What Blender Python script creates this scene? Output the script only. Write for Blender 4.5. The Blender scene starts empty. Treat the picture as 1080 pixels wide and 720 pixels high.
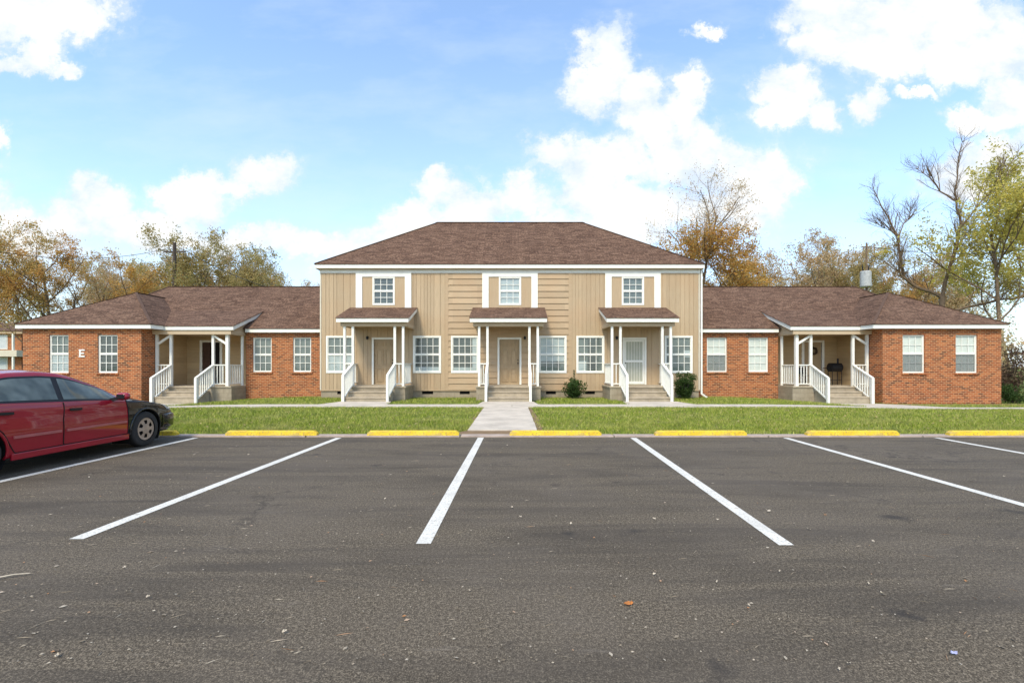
import bpy, bmesh, math, random
import numpy as np
from mathutils import Vector, Matrix
R = math.radians
rnd = random.Random(7)
scene = bpy.context.scene
COL = scene.collection
F = 505.0; HC = 1.37          # focal length in photo pixels, camera height
def PX(px, py, D):            # where a photo pixel lies at depth D
    return Vector(((px-540)*D/F, D, HC+(386.5-py)*D/F))

# ------------------------------------------------------------------ helpers
def tag(o, label=None, cat=None, group=None, kind=None):
    if label: o['label'] = label
    if cat: o['category'] = cat
    if group: o['group'] = group
    if kind: o['kind'] = kind
    return o
def empty(name, loc, label, cat, group=None, rz=0):
    o = bpy.data.objects.new(name, None); COL.objects.link(o)
    o.location = loc; o.rotation_euler = (0, 0, rz); o.empty_display_size = .2
    return tag(o, label, cat, group)
def wpos(o):
    v = Vector((0, 0, 0))
    while o is not None: v += o.location; o = o.parent
    return v
def copy_tree(o, parent=None):
    c = o.copy(); COL.objects.link(c); c.parent = parent
    for ch in o.children: copy_tree(ch, c)
    return c

class MB:
    def __init__(s): s.v = []; s.f = []; s.uvcustom = None
    def poly(s, pts):
        b = len(s.v); s.v += [tuple(p) for p in pts]; s.f.append(tuple(range(b, b+len(pts)))); return s
    def box(s, x0, x1, y0, y1, z0, z1):
        if x0 > x1: x0, x1 = x1, x0
        if y0 > y1: y0, y1 = y1, y0
        if z0 > z1: z0, z1 = z1, z0
        b = len(s.v)
        s.v += [(x0,y0,z0),(x1,y0,z0),(x1,y1,z0),(x0,y1,z0),(x0,y0,z1),(x1,y0,z1),(x1,y1,z1),(x0,y1,z1)]
        s.f += [tuple(b+i for i in q) for q in ((0,3,2,1),(4,5,6,7),(0,1,5,4),(1,2,6,5),(2,3,7,6),(3,0,4,7))]
        return s
    def bar(s, p, q, w, h=None, up=(0,0,1)):
        h = h or w; p = Vector(p); q = Vector(q); d = (q-p).normalized()
        a = d.cross(Vector(up))
        if a.length < 1e-4: a = Vector((1,0,0))
        a.normalize(); c = a.cross(d).normalized(); b = len(s.v)
        for P in (p, q):
            for i, j in ((-1,-1),(1,-1),(1,1),(-1,1)): s.v.append(tuple(P+a*(i*w/2)+c*(j*h/2)))
        s.f += [tuple(b+i for i in k) for k in ((0,1,2,3),(7,6,5,4),(0,4,5,1),(1,5,6,2),(2,6,7,3),(3,7,4,0))]
        return s
    def slab(s, pts, t):
        n = len(pts); b = len(s.v)
        s.v += [tuple(p) for p in pts] + [(p[0],p[1],p[2]-t) for p in pts]
        s.f.append(tuple(range(b, b+n))); s.f.append(tuple(range(b+2*n-1, b+n-1, -1)))
        for i in range(n): j = (i+1)%n; s.f.append((b+i, b+n+i, b+n+j, b+j))
        return s
    def tube(s, pts, rads, n=6, cap=True):
        pts = [Vector(p) for p in pts]; prev = None; b0 = len(s.v)
        for i, p in enumerate(pts):
            d = (pts[min(i+1,len(pts)-1)]-pts[max(i-1,0)])
            if d.length < 1e-6: d = Vector((0,0,1))
            d.normalize()
            a = prev - d*prev.dot(d) if prev is not None else d.cross(Vector((0.3,0.9,0.2)))
            if a.length < 1e-4: a = d.cross(Vector((1,0,0)))
            a.normalize(); prev = a; c = d.cross(a)
            for k in range(n):
                t = 2*math.pi*k/n; s.v.append(tuple(p+(a*math.cos(t)+c*math.sin(t))*rads[i]))
        for i in range(len(pts)-1):
            for k in range(n):
                k2 = (k+1)%n; o = b0+i*n
                s.f.append((o+k, o+k2, o+n+k2, o+n+k))
        if cap:
            s.f.append(tuple(b0+k for k in range(n))[::-1]); s.f.append(tuple(b0+(len(pts)-1)*n+k for k in range(n)))
        return s
    def lathe(s, prof, n, origin, axis='Z'):
        o = Vector(origin); b0 = len(s.v)
        for r, h in prof:
            for k in range(n):
                t = 2*math.pi*k/n; a, c = r*math.cos(t), r*math.sin(t)
                s.v.append(tuple(o+(Vector((a,c,h)) if axis=='Z' else Vector((h,a,c)))))
        for i in range(len(prof)-1):
            for k in range(n):
                k2 = (k+1)%n; q = b0+i*n; s.f.append((q+k, q+k2, q+n+k2, q+n+k))
        return s
    def build(s, name, mat, parent=None, smooth=False, uv=True, recalc=True, origin=None, bevel=0):
        me = bpy.data.meshes.new(name)
        off = wpos(parent) if parent else Vector(origin or (0,0,0))
        me.from_pydata([(v[0]-off.x, v[1]-off.y, v[2]-off.z) for v in s.v], [], s.f)
        if recalc:
            bm = bmesh.new(); bm.from_mesh(me); bmesh.ops.recalc_face_normals(bm, faces=bm.faces); bm.to_mesh(me); bm.free()
        if uv:
            ul = me.uv_layers.new(name='UVMap'); 
            for p in me.polygons:
                n = p.normal.copy()
                if abs(n.z) > .995: u = Vector((1,0,0)); v = Vector((0,1,0))
                else:
                    if n.y > 0.01 or (abs(n.y) <= .01 and n.x > 0): n = -n
                    u = Vector((0,0,1)).cross(n).normalized(); v = n.cross(u)
                for li in p.loop_indices:
                    co = me.vertices[me.loops[li].vertex_index].co + off
                    ul.data[li].uv = (co.dot(u), co.dot(v))
        if smooth: me.polygons.foreach_set('use_smooth', [True]*len(me.polygons))
        if mat: me.materials.append(mat)
        o = bpy.data.objects.new(name, me); COL.objects.link(o)
        if parent: o.parent = parent
        elif origin: o.location = origin
        if bevel:
            m = o.modifiers.new('Bevel', 'BEVEL'); m.width = bevel; m.segments = 2; m.limit_method = 'ANGLE'
        return o

def rects_minus(x0, x1, z0, z1, holes):
    xs = sorted({x0, x1} | {min(max(h[i], x0), x1) for h in holes for i in (0,1)})
    out = []
    for a, b in zip(xs, xs[1:]):
        m = (a+b)/2
        cuts = sorted((max(h[2], z0), min(h[3], z1)) for h in holes if h[0] < m < h[1] and h[3] > z0 and h[2] < z1)
        z = z0
        for c, d in cuts:
            if c > z+1e-5: out.append((a, b, z, c))
            z = max(z, d)
        if z < z1-1e-5: out.append((a, b, z, z1))
    return out

# ------------------------------------------------------------------ materials
class NT:
    def __init__(s, name, mat=True):
        s.m = bpy.data.materials.new(name); s.m.use_nodes = True
        s.t = s.m.node_tree; s.t.nodes.clear()
        s.out = s.n('ShaderNodeOutputMaterial')
        s.bs = s.n('ShaderNodeBsdfPrincipled'); s.l(s.bs.outputs[0], s.out.inputs[0])
    def n(s, typ, **kw):
        nd = s.t.nodes.new(typ)
        for k, v in kw.items():
            if k in nd.bl_rna.properties: setattr(nd, k, v)
            else: nd.inputs[k.replace('_', ' ')].default_value = v
        return nd
    def l(s, a, b): s.t.links.new(a, b)
    def coord(s, kind='Object'): return s.n('ShaderNodeTexCoord').outputs[kind]
    def mapping(s, vec, scale=(1,1,1), loc=(0,0,0), rot=(0,0,0)):
        m = s.n('ShaderNodeMapping'); m.inputs['Scale'].default_value = scale; m.inputs['Location'].default_value = loc; m.inputs['Rotation'].default_value = rot
        s.l(vec, m.inputs[0]); return m.outputs[0]
    def noise(s, vec, scale, detail=3, rough=.5, dist=0):
        nd = s.n('ShaderNodeTexNoise', Scale=scale, Detail=detail, Roughness=rough, Distortion=dist); s.l(vec, nd.inputs['Vector']); return nd.outputs['Fac']
    def ramp(s, fac, stops, interp='LINEAR'):
        r = s.n('ShaderNodeValToRGB'); r.color_ramp.interpolation = interp; e = r.color_ramp.elements
        while len(e) < len(stops): e.new(.5)
        for i, (p, c) in enumerate(stops):
            e[i].position = p; e[i].color = (*c, 1) if len(c) == 3 else c
        s.l(fac, r.inputs[0]); return r.outputs[0]
    def mix(s, a, b, fac, mode='MIX'):
        m = s.n('ShaderNodeMix', data_type='RGBA', blend_type=mode)
        for val, inp in ((fac, m.inputs[0]), (a, m.inputs[6]), (b, m.inputs[7])):
            if hasattr(val, 'is_output') or isinstance(val, bpy.types.NodeSocket): s.l(val, inp)
            elif isinstance(val, (int, float)): inp.default_value = val if inp is m.inputs[0] else (val,val,val,1)
            else: inp.default_value = (*val, 1)
        return m.outputs[2]
    def math(s, op, a, b=0, clamp=False):
        m = s.n('ShaderNodeMath', operation=op); m.use_clamp = clamp
        for val, inp in ((a, m.inputs[0]), (b, m.inputs[1])):
            if isinstance(val, bpy.types.NodeSocket): s.l(val, inp)
            else: inp.default_value = val
        return m.outputs[0]
    def col(s, c):
        if isinstance(c, bpy.types.NodeSocket): s.l(c, s.bs.inputs['Base Color'])
        else: s.bs.inputs['Base Color'].default_value = (*c, 1)
        return s
    def rough(s, r, spec=.3, metal=0):
        if isinstance(r, bpy.types.NodeSocket): s.l(r, s.bs.inputs['Roughness'])
        else: s.bs.inputs['Roughness'].default_value = r
        s.bs.inputs['Specular IOR Level'].default_value = spec; s.bs.inputs['Metallic'].default_value = metal
        return s
    def bump(s, h, strength=.3, dist=.01):
        b = s.n('ShaderNodeBump', Strength=strength, Distance=dist); s.l(h, b.inputs['Height']); s.l(b.outputs[0], s.bs.inputs['Normal']); return s

def paint(name, c, var=.08, rough=.55, scale=3, dirt=.0, island=0.0, spec=.3):
    t = NT(name); oc = t.coord()
    n1 = t.noise(oc, scale, 4, .6)
    lo = tuple(x*(1-var) for x in c); hi = tuple(min(1, x*(1+var)) for x in c)
    col = t.ramp(n1, [(.3, lo), (.7, hi)])
    if dirt:
        n2 = t.noise(t.mapping(oc, (1.2,1.2,4)), 4, 5, .7)
        col = t.mix(col, tuple(x*.45 for x in c), t.math('MULTIPLY', t.ramp(n2, [(.52,(0,0,0)),(.72,(1,1,1))]), dirt))
    if island:
        g = t.n('ShaderNodeNewGeometry')
        k = t.math('ADD', t.math('MULTIPLY', g.outputs['Random Per Island'], 2*island), 1-island)
        m = t.n('ShaderNodeVectorMath', operation='SCALE'); t.l(col, m.inputs[0]); t.l(k, m.inputs['Scale']); col = m.outputs[0]
    t.col(col).rough(rough, spec); return t.m

M = {}
M['white'] = paint('white_paint', (.80,.775,.70), .05, .5, 5, .18)
M['trim'] = paint('white_trim', (.82,.795,.72), .04, .5, 2, .12)
M['cream'] = paint('cream_trim', (.62,.55,.43), .05, .6, 3, .1)
TAN = (.455,.328,.205)
M['tan'] = paint('tan_paint', TAN, .06, .65, 2, .12)
M['tansoft'] = paint('tan_soffit', (.50,.38,.25), .05, .7, 2, .1)
def siding(name, c, lap):
    t = NT(name); oc = t.coord()
    g = t.n('ShaderNodeNewGeometry').outputs['Random Per Island']
    grain = t.noise(t.mapping(oc, (.6,1,14) if lap else (14,1,.6)), 3, 4, .65)
    big = t.noise(oc, .7, 3, .5)
    col = t.ramp(grain, [(.3, tuple(x*.88 for x in c)), (.7, tuple(x*1.08 for x in c))])
    col = t.mix(col, (c[0]*1.0, c[1]*.88, c[2]*.80), t.math('MULTIPLY', t.ramp(big, [(.45,(0,0,0)),(.75,(1,1,1))]), .55))
    k = t.math('ADD', t.math('MULTIPLY', g, .16), .92)
    m = t.n('ShaderNodeVectorMath', operation='SCALE'); t.l(col, m.inputs[0]); t.l(k, m.inputs['Scale'])
    t.col(m.outputs[0]).rough(.7, .25).bump(grain, .25, .004); return t.m
M['lap'] = siding('lap_siding', TAN, True)
M['board'] = siding('board_siding', (.46,.338,.213), False)
M['porchlap'] = siding('porch_lap_siding', (.50,.36,.20), True)

def brickmat():
    t = NT('red_brick'); uv = t.coord('UV')
    b = t.n('ShaderNodeTexBrick', Scale=1.0, Mortar_Size=.010, Mortar_Smooth=.2, Bias=0, Brick_Width=.21, Row_Height=.078)
    b.inputs['Color1'].default_value = (.0,.0,.0,1); b.inputs['Color2'].default_value = (1,1,1,1); b.inputs['Mortar'].default_value = (.5,.5,.5,1)
    t.l(uv, b.inputs['Vector'])
    c = t.ramp(b.outputs['Color'], [(0,(.10,.035,.02)),(.25,(.24,.058,.02)),(.6,(.36,.092,.028)),(.85,(.46,.15,.05)),(1,(.15,.055,.035))])
    big = t.noise(uv, .8, 4, .6)
    c = t.mix(c, (.40,.13,.05), t.math('MULTIPLY', t.ramp(big, [(.4,(0,0,0)),(.7,(1,1,1))]), .35))
    fine = t.noise(uv, 30, 3, .6)
    c = t.mix(c, (.20,.09,.06), t.math('MULTIPLY', t.ramp(fine, [(.5,(0,0,0)),(.8,(1,1,1))]), .5))
    c = t.mix(c, (.46,.28,.15), b.outputs['Fac'])
    t.col(c).rough(.85, .2)
    inv = t.math('SUBTRACT', 1.0, b.outputs['Fac'])
    t.bump(t.math('ADD', inv, t.math('MULTIPLY', fine, .4)), .5, .008); return t.m
M['brick'] = brickmat()
def shingles():
    t = NT('brown_asphalt_shingles'); uv = t.coord('UV')
    b = t.n('ShaderNodeTexBrick', Scale=1.0, Mortar_Size=.006, Mortar_Smooth=.5, Bias=0, Brick_Width=.31, Row_Height=.145)
    b.offset = .37; b.inputs['Color1'].default_value = (0,0,0,1); b.inputs['Color2'].default_value = (1,1,1,1); b.inputs['Mortar'].default_value = (.3,.3,.3,1)
    t.l(uv, b.inputs['Vector'])
    c = t.ramp(b.outputs['Color'], [(0,(.082,.043,.027)),(.35,(.125,.068,.043)),(.7,(.158,.088,.056)),(1,(.20,.116,.075))])
    n = t.noise(uv, 11, 5, .85); c = t.mix(c, (.05,.03,.022), t.math('MULTIPLY', t.ramp(n, [(.50,(0,0,0)),(.56,(1,1,1))]), .75)); c = t.mix(c, (.32,.20,.135), t.math('MULTIPLY', t.ramp(n, [(.41,(1,1,1)),(.46,(0,0,0))]), .5))
    n3 = t.noise(t.mapping(uv,(.5,1.4,1)), 1.3, 4, .6); c = t.mix(c, (.19,.115,.08), t.math('MULTIPLY', t.ramp(n3, [(.45,(0,0,0)),(.7,(1,1,1))]), .25))
    c = t.mix(c, (.07,.042,.032), t.math('MULTIPLY', b.outputs['Fac'], .8))
    t.col(c).rough(.95, .15).bump(t.math('ADD', t.math('MULTIPLY', t.math('SUBTRACT', 1.0, b.outputs['Fac']), .6), n), .6, .01); return t.m
M['shingle'] = shingles()
M['ridge'] = paint('ridge_shingle', (.105,.06,.04), .3, .95, 20)
def concrete(name, c, scale=1.0):
    t = NT(name); oc = t.coord()
    a = t.noise(oc, 1.6*scale, 5, .65); b = t.noise(oc, 40, 3, .7)
    col = t.ramp(a, [(.3, tuple(x*.74 for x in c)), (.7, tuple(x*1.12 for x in c))])
    col = t.mix(col, tuple(x*.5 for x in c), t.math('MULTIPLY', t.ramp(b, [(.5,(0,0,0)),(.8,(1,1,1))]), .5))
    t.col(col).rough(.9, .2).bump(b, .3, .004); return t.m
M['walk'] = concrete('walkway_concrete', (.60,.51,.41))
M['step'] = concrete('step_concrete', (.44,.36,.26), 2)
M['curb'] = concrete('curb_concrete', (.44,.34,.28), 3)
def blockmat():
    t = NT('painted_block'); uv = t.coord('UV')
    b = t.n('ShaderNodeTexBrick', Scale=1.0, Mortar_Size=.008, Mortar_Smooth=.4, Brick_Width=.4, Row_Height=.19); t.l(uv, b.inputs['Vector'])
    a = t.noise(uv, 3, 5, .65)
    col = t.ramp(a, [(.3,(.27,.22,.155)),(.7,(.40,.33,.24))])
    col = t.mix(col, (.2,.16,.11), t.math('MULTIPLY', b.outputs['Fac'], .6))
    t.col(col).rough(.9,.2); return t.m
M['block'] = blockmat()
def asphalt():
    t = NT('asphalt'); oc = t.coord()
    f1 = t.noise(oc, 120, 3, .8); f2 = t.noise(oc, 48, 4, .8)
    vor = t.n('ShaderNodeTexVoronoi', Scale=95.0); t.l(oc, vor.inputs['Vector'])
    grain = t.math('ADD', t.math('MULTIPLY', f1, .6), t.math('MULTIPLY', f2, .4))
    col = t.ramp(grain, [(.38,(.020,.0142,.0088)),(.5,(.090,.069,.0465)),(.60,(.29,.23,.160))])
    col = t.mix(col, (.32,.26,.19), t.math('MULTIPLY', t.ramp(vor.outputs['Color'], [(.90,(0,0,0)),(.97,(1,1,1))]), .6))
    st = t.noise(t.mapping(oc, (.22,1.6,1)), 1.3, 6, .68, .8)
    col = t.mix(col, (.045,.036,.028), t.math('MULTIPLY', t.ramp(st, [(.45,(0,0,0)),(.64,(1,1,1))]), .62))
    bl = t.noise(oc, .55, 5, .65)
    col = t.mix(col, (.135,.108,.083), t.math('MULTIPLY', t.ramp(bl, [(.42,(0,0,0)),(.66,(1,1,1))]), .40))
    dn = t.noise(t.mapping(oc,(.4,2.6,1)), 2.6, 7, .78)
    col = t.mix(col, (.20,.165,.13), t.math('MULTIPLY', t.ramp(dn, [(.60,(0,0,0)),(.70,(1,1,1))]), .45))
    # old oil drips in the bays and thin wandering hairline marks
    oil = t.noise(t.mapping(oc,(1,1,1),(3.3,1.7,0)), 1.7, 3, .5)
    col = t.mix(col, (.028,.024,.022), t.math('MULTIPLY', t.ramp(oil, [(.67,(0,0,0)),(.74,(1,1,1))]), .7))
    w = t.n('ShaderNodeTexVoronoi', Scale=.42); w.feature = 'DISTANCE_TO_EDGE'
    wn = t.n('ShaderNodeTexNoise', Scale=1.6, Detail=6.0, Roughness=.7); t.l(oc, wn.inputs['Vector'])
    ad = t.n('ShaderNodeVectorMath', operation='ADD'); scv = t.n('ShaderNodeVectorMath', operation='SCALE'); scv.inputs['Scale'].default_value = .9
    t.l(wn.outputs['Color'], scv.inputs[0]); t.l(oc, ad.inputs[0]); t.l(scv.outputs[0], ad.inputs[1]); t.l(ad.outputs[0], w.inputs['Vector'])
    ck = t.math('MULTIPLY', t.ramp(w.outputs['Distance'], [(.0,(1,1,1)),(.004,(.8,.8,.8)),(.009,(0,0,0))]), t.ramp(bl, [(.45,(0,0,0)),(.6,(1,1,1))]))
    col = t.mix(col, (.03,.025,.02), t.math('MULTIPLY', ck, .6))
    t.col(col).rough(.9, .25).bump(grain, .35, .004); return t.m
M['asphalt'] = asphalt()
def linepaint():
    t = NT('line_paint'); oc = t.coord(); a = t.noise(oc, 60, 4, .75); b = t.noise(oc, 3, 4, .6)
    c = t.ramp(a, [(.34,(.26,.23,.19)),(.43,(.62,.575,.50)),(.6,(.78,.735,.65))])
    c = t.mix(c, (.50,.46,.40), t.math('MULTIPLY', t.ramp(b, [(.45,(0,0,0)),(.7,(1,1,1))]), .6)); d_ = t.noise(oc, 22, 6, .8); c = t.mix(c, (.14,.12,.10), t.math('MULTIPLY', t.ramp(d_, [(.60,(0,0,0)),(.66,(1,1,1))]), .75))
    t.col(c).rough(.7, .3).bump(a, .3, .003); return t.m
M['line'] = linepaint()
def yellow():
    t = NT('yellow_curb_paint'); oc = t.coord(); a = t.noise(oc, 7, 5, .7); g = t.noise(oc, 30, 4, .7)
    c = t.ramp(a, [(.3,(.60,.38,.018)),(.55,(.76,.52,.03)),(.75,(.80,.60,.10))])
    c = t.mix(c, (.26,.17,.08), t.math('MULTIPLY', t.ramp(g, [(.53,(0,0,0)),(.60,(1,1,1))]), .7)); s2 = t.noise(t.mapping(oc,(1,1,3)), 3.1, 6, .75); c = t.mix(c, (.40,.29,.12), t.math('MULTIPLY', t.ramp(s2, [(.52,(0,0,0)),(.66,(1,1,1))]), .7))
    t.col(c).rough(.65, .3).bump(g, .3, .006); return t.m
M['yellow'] = yellow()
def groundmat():
    t = NT('lawn_soil'); oc = t.coord()
    a = t.noise(oc, 1.1, 6, .68); b = t.noise(oc, 14, 4, .7)
    c = t.ramp(b, [(.3,(.075,.105,.018)),(.6,(.14,.175,.035)),(.8,(.22,.21,.07))])
    c = t.mix(c, (.23,.16,.09), t.ramp(a, [(.58,(0,0,0)),(.72,(.7,.7,.7))]))
    t.col(c).rough(.95,.1).bump(b,.6,.03); return t.m
M['ground'] = groundmat()
M['dirt'] = concrete('bare_soil', (.24,.155,.085), 4)
def grassmat():
    t = NT('grass_blades'); oc = t.coord(); g = t.n('ShaderNodeNewGeometry').outputs['Random Per Island']
    c = t.ramp(g, [(0,(.07,.12,.010)),(.4,(.21,.27,.020)),(.75,(.36,.40,.04)),(.9,(.48,.43,.12)),(1,(.52,.38,.18))])
    a = t.noise(oc, .8, 5, .7); b = t.noise(oc, 3.2, 4, .7)
    c = t.mix(c, (.45,.40,.13), t.math('MULTIPLY', t.ramp(a, [(.45,(0,0,0)),(.62,(1,1,1))]), .5))
    c = t.mix(c, (.07,.12,.015), t.math('MULTIPLY', t.ramp(b, [(.48,(0,0,0)),(.64,(1,1,1))]), .65))
    c = t.mix(c, (.36,.25,.13), t.math('MULTIPLY', t.ramp(t.noise(oc, 1.7, 5, .75), [(.60,(0,0,0)),(.70,(1,1,1))]), .6))
    t.col(c).rough(.6,.25); return t.m
M['grass'] = grassmat()
def leafmat(name, cols):
    t = NT(name); g = t.n('ShaderNodeNewGeometry').outputs['Random Per Island']
    n = len(cols); c = t.ramp(g, [(i/(n-1), x) for i, x in enumerate(cols)])
    big = t.noise(t.coord(), .35, 3, .6)
    c = t.mix(c, cols[-1], t.math('MULTIPLY', t.ramp(big, [(.42,(0,0,0)),(.62,(1,1,1))]), .6))
    t.col(c).rough(.6,.2)
    tr = t.n('ShaderNodeBsdfTranslucent'); t.l(c, tr.inputs[0]); mx = t.n('ShaderNodeMixShader'); mx.inputs[0].default_value = .5
    t.l(t.bs.outputs[0], mx.inputs[1]); t.l(tr.outputs[0], mx.inputs[2]); t.l(mx.outputs[0], t.out.inputs[0]); return t.m
M['leaf_gold'] = leafmat('gold_olive_leaves', [(0.275, 0.218, 0.076), (0.52, 0.369, 0.114), (0.633, 0.407, 0.123), (0.444, 0.407, 0.143), (0.7, 0.351, 0.114)])
M['leaf_orange'] = leafmat('orange_leaves', [(0.444, 0.2, 0.067), (0.7, 0.351, 0.085), (0.67, 0.407, 0.123), (0.331, 0.275, 0.105), (0.7, 0.444, 0.123)])
M['leaf_olive'] = leafmat('olive_gold_leaves', [(0.231, 0.218, 0.088), (0.4, 0.335, 0.127), (0.504, 0.374, 0.14), (0.322, 0.309, 0.114), (0.556, 0.4, 0.179)])
M['leaf_tan'] = leafmat('faded_tan_leaves', [(0.369, 0.275, 0.162), (0.595, 0.407, 0.218), (0.651, 0.482, 0.256), (0.407, 0.369, 0.2), (0.7, 0.464, 0.256)])
M['leaf_yellow'] = leafmat('yellow_green_leaves', [(0.256, 0.275, 0.067), (0.539, 0.482, 0.105), (0.7, 0.576, 0.123), (0.407, 0.407, 0.096), (0.7, 0.557, 0.143)])
M['leaf_dark'] = leafmat('dark_evergreen_leaves', [(.03,.06,.015),(.06,.11,.025),(.10,.15,.04),(.04,.08,.025),(.07,.12,.03)])
M['leaf_purple'] = leafmat('purple_brown_leaves', [(.09,.05,.04),(.17,.09,.07),(.14,.11,.06),(.10,.09,.04),(.2,.12,.08)])
M['bark'] = paint('grey_brown_bark', (.17,.115,.072), .35, .9, 6)
M['barkdark'] = paint('dark_bark', (.075,.055,.045), .3, .9, 6)
M['black'] = paint('black_metal', (.012,.012,.014), .2, .45, 5)
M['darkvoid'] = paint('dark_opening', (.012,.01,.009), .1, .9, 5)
M['door'] = paint('tan_door_paint', (.42,.30,.175), .05, .5, 3, .08)
M['browndoor'] = paint('dark_brown_door', (.075,.04,.03), .15, .5, 3)
M['stormglass'] = paint('storm_door_panel', (.42,.42,.34), .08, .35, 3)
def blindmat(name, a, b, pitch=.05):
    t = NT(name); uv = t.coord('UV'); sep = t.n('ShaderNodeSeparateXYZ'); t.l(uv, sep.inputs[0])
    w = t.math('FRACT', t.math('DIVIDE', sep.outputs[1], pitch))
    c = t.ramp(w, [(0,b),(.35,a),(.8,a),(1,b)])
    n = t.noise(uv, 2.3, 3, .6); c = t.mix(c, b, t.math('MULTIPLY', t.ramp(n, [(.4,(0,0,0)),(.7,(1,1,1))]), .6))
    t.col(c).rough(.6,.2); return t.m
M['blind_white'] = blindmat('white_blind', (.86,.84,.78), (.62,.61,.56))
M['blind_grey'] = blindmat('grey_blind', (.24,.265,.25), (.09,.105,.105))
M['painted_room_dark'] = blindmat('unlit_room_colour', (.13,.145,.14), (.05,.06,.058), .11)  # dark curtain colour stands in for glimpses of unlit rooms behind the glass
M['blind_mid'] = blindmat('pale_curtain', (.58,.60,.59), (.36,.40,.42), .07)
def glassmat(name, tint=0.0):
    t = NT(name)
    tr = t.n('ShaderNodeBsdfTransparent'); tr.inputs[0].default_value = (.88,.92,.91,1)
    gl = t.n('ShaderNodeBsdfGlossy'); gl.inputs['Roughness'].default_value = .02
    oc = t.coord(); b = t.n('ShaderNodeBump', Strength=.15, Distance=.02); t.l(t.noise(oc, 2.0, 2, .5), b.inputs['Height']); t.l(b.outputs[0], gl.inputs['Normal'])
    g = t.n('ShaderNodeNewGeometry'); dp = t.n('ShaderNodeVectorMath', operation='DOT_PRODUCT'); t.l(g.outputs['Incoming'], dp.inputs[0]); t.l(g.outputs['Normal'], dp.inputs[1])
    fr = t.math('ADD', .07, t.math('MULTIPLY', .93, t.math('POWER', t.math('SUBTRACT', 1.0, t.math('ABSOLUTE', dp.outputs['Value'])), 5.0)), clamp=True)
    mx = t.n('ShaderNodeMixShader'); t.l(fr, mx.inputs[0]); t.l(tr.outputs[0], mx.inputs[1]); t.l(gl.outputs[0], mx.inputs[2]); t.l(mx.outputs[0], t.out.inputs[0]); return t.m
M['glass'] = glassmat('window_glass')
def screenmat():
    t = NT('insect_screen'); tr = t.n('ShaderNodeBsdfTransparent'); t.col((.10,.11,.12)).rough(.8)
    mx = t.n('ShaderNodeMixShader'); mx.inputs[0].default_value = .45; t.l(tr.outputs[0], mx.inputs[1]); t.l(t.bs.outputs[0], mx.inputs[2]); t.l(mx.outputs[0], t.out.inputs[0]); return t.m
M['screen'] = screenmat()

# ------------------------------------------------------------------ terrain
def sm(x, a, b):
    t = min(1, max(0, (x-a)/(b-a))); return t*t*(3-2*t)
def gz(x, y): return -(.05+.20*sm(abs(x), 9, 15))*sm(y, 12, 22)
YC = 9.30                                   # asphalt edge
mb = MB()
xs = [-900,-300,-120,-60]+[x for x in range(-34,35,1)]+[60,120,300,900]
ys = [-400,-100,-30,0,9]+[9.31+.6*i for i in range(0,26)]+[26,30,40,60,90,150,300,900]
nx = len(xs)
for y in ys:
    for x in xs:
        z = gz(x, y) if y > 9.3 else -.06
        mb.v.append((x, y, z))
for j in range(len(ys)-1):
    for i in range(nx-1):
        a = j*nx+i; mb.f.append((a, a+1, a+nx+1, a+nx))
tag(mb.build('ground', M['ground'], recalc=False), kind='structure')
tag(MB().poly([(-80,-60,0),(80,-60,0),(80,YC,0),(-80,YC,0)]).build('parking_lot', M['asphalt'], recalc=False), kind='structure')
# flush concrete edge strip
mb = MB(); x = -40
while x < 40: mb.box(x, x+2.98, YC+.004, YC+.24, -.2, .03); x += 3
tag(mb.build('kerb', M['curb'], bevel=.01), kind='structure')
# painted stall lines
def stripe(x0, y0, x1, y1, w=.115):
    z = .004; n = 14; m = MB()
    for i in range(n):
        a, b = i/n, (i+1)/n; A = (x0+(x1-x0)*a, y0+(y1-y0)*a); B = (x0+(x1-x0)*b, y0+(y1-y0)*b)
        m.poly([(A[0]-w/2,A[1],z),(B[0]-w/2,B[1],z),(B[0]+w/2,B[1],z),(A[0]+w/2,A[1],z)])
    return m
segs = [(-8.95,9.2,-9.1,3.75),(-6.08,9.2,-6.11,3.72),(-3.33,9.2,-3.46,3.80),(-.60,9.24,-.685,3.70),(2.33,9.2,2.105,3.67),(5.26,9.2,5.02,3.70),(8.16,9.2,7.86,3.7),(11.0,9.2,10.8,3.7)]
allm = MB()
for s_ in segs:
    m = stripe(*s_); b = len(allm.v); allm.v += m.v; allm.f += [tuple(i+b for i in f) for f in m.f]
tag(allm.build('parking_lines', M['line'], recalc=False), kind='structure')
# pavement along the building, walk and aprons
def slab_strip(m, x0, x1, y0, y1, up=.03, step=1.5, ymin_joint=.012):
    x = x0
    while x < x1-1e-3:
        xe = min(x+step, x1)
        a, b = x+.006, xe-.006
        z = [gz(a,y0)+up, gz(b,y0)+up, gz(b,y1)+up, gz(a,y1)+up]
        m.slab([(a,y0,z[0]),(b,y0,z[1]),(b,y1,z[2]),(a,y1,z[3])], .12)
        x = xe
mb = MB(); slab_strip(mb, -45, 45, 16.25, 17.42)
tag(mb.build('sidewalk', M['walk']), kind='structure')
mb = MB()
for y0, y1 in ((10.15,11.65),(11.67,13.2),(13.22,14.7),(14.72,16.24)):
    mb.slab([(-.94,y0,gz(0,y0)+.03),(.53,y0,gz(0,y0)+.03),(.54,y1,gz(0,y1)+.03),(-.93,y1,gz(0,y1)+.03)], .12)
tag(mb.build('front_walk', M['walk']), kind='structure')
mb = MB()
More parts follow.
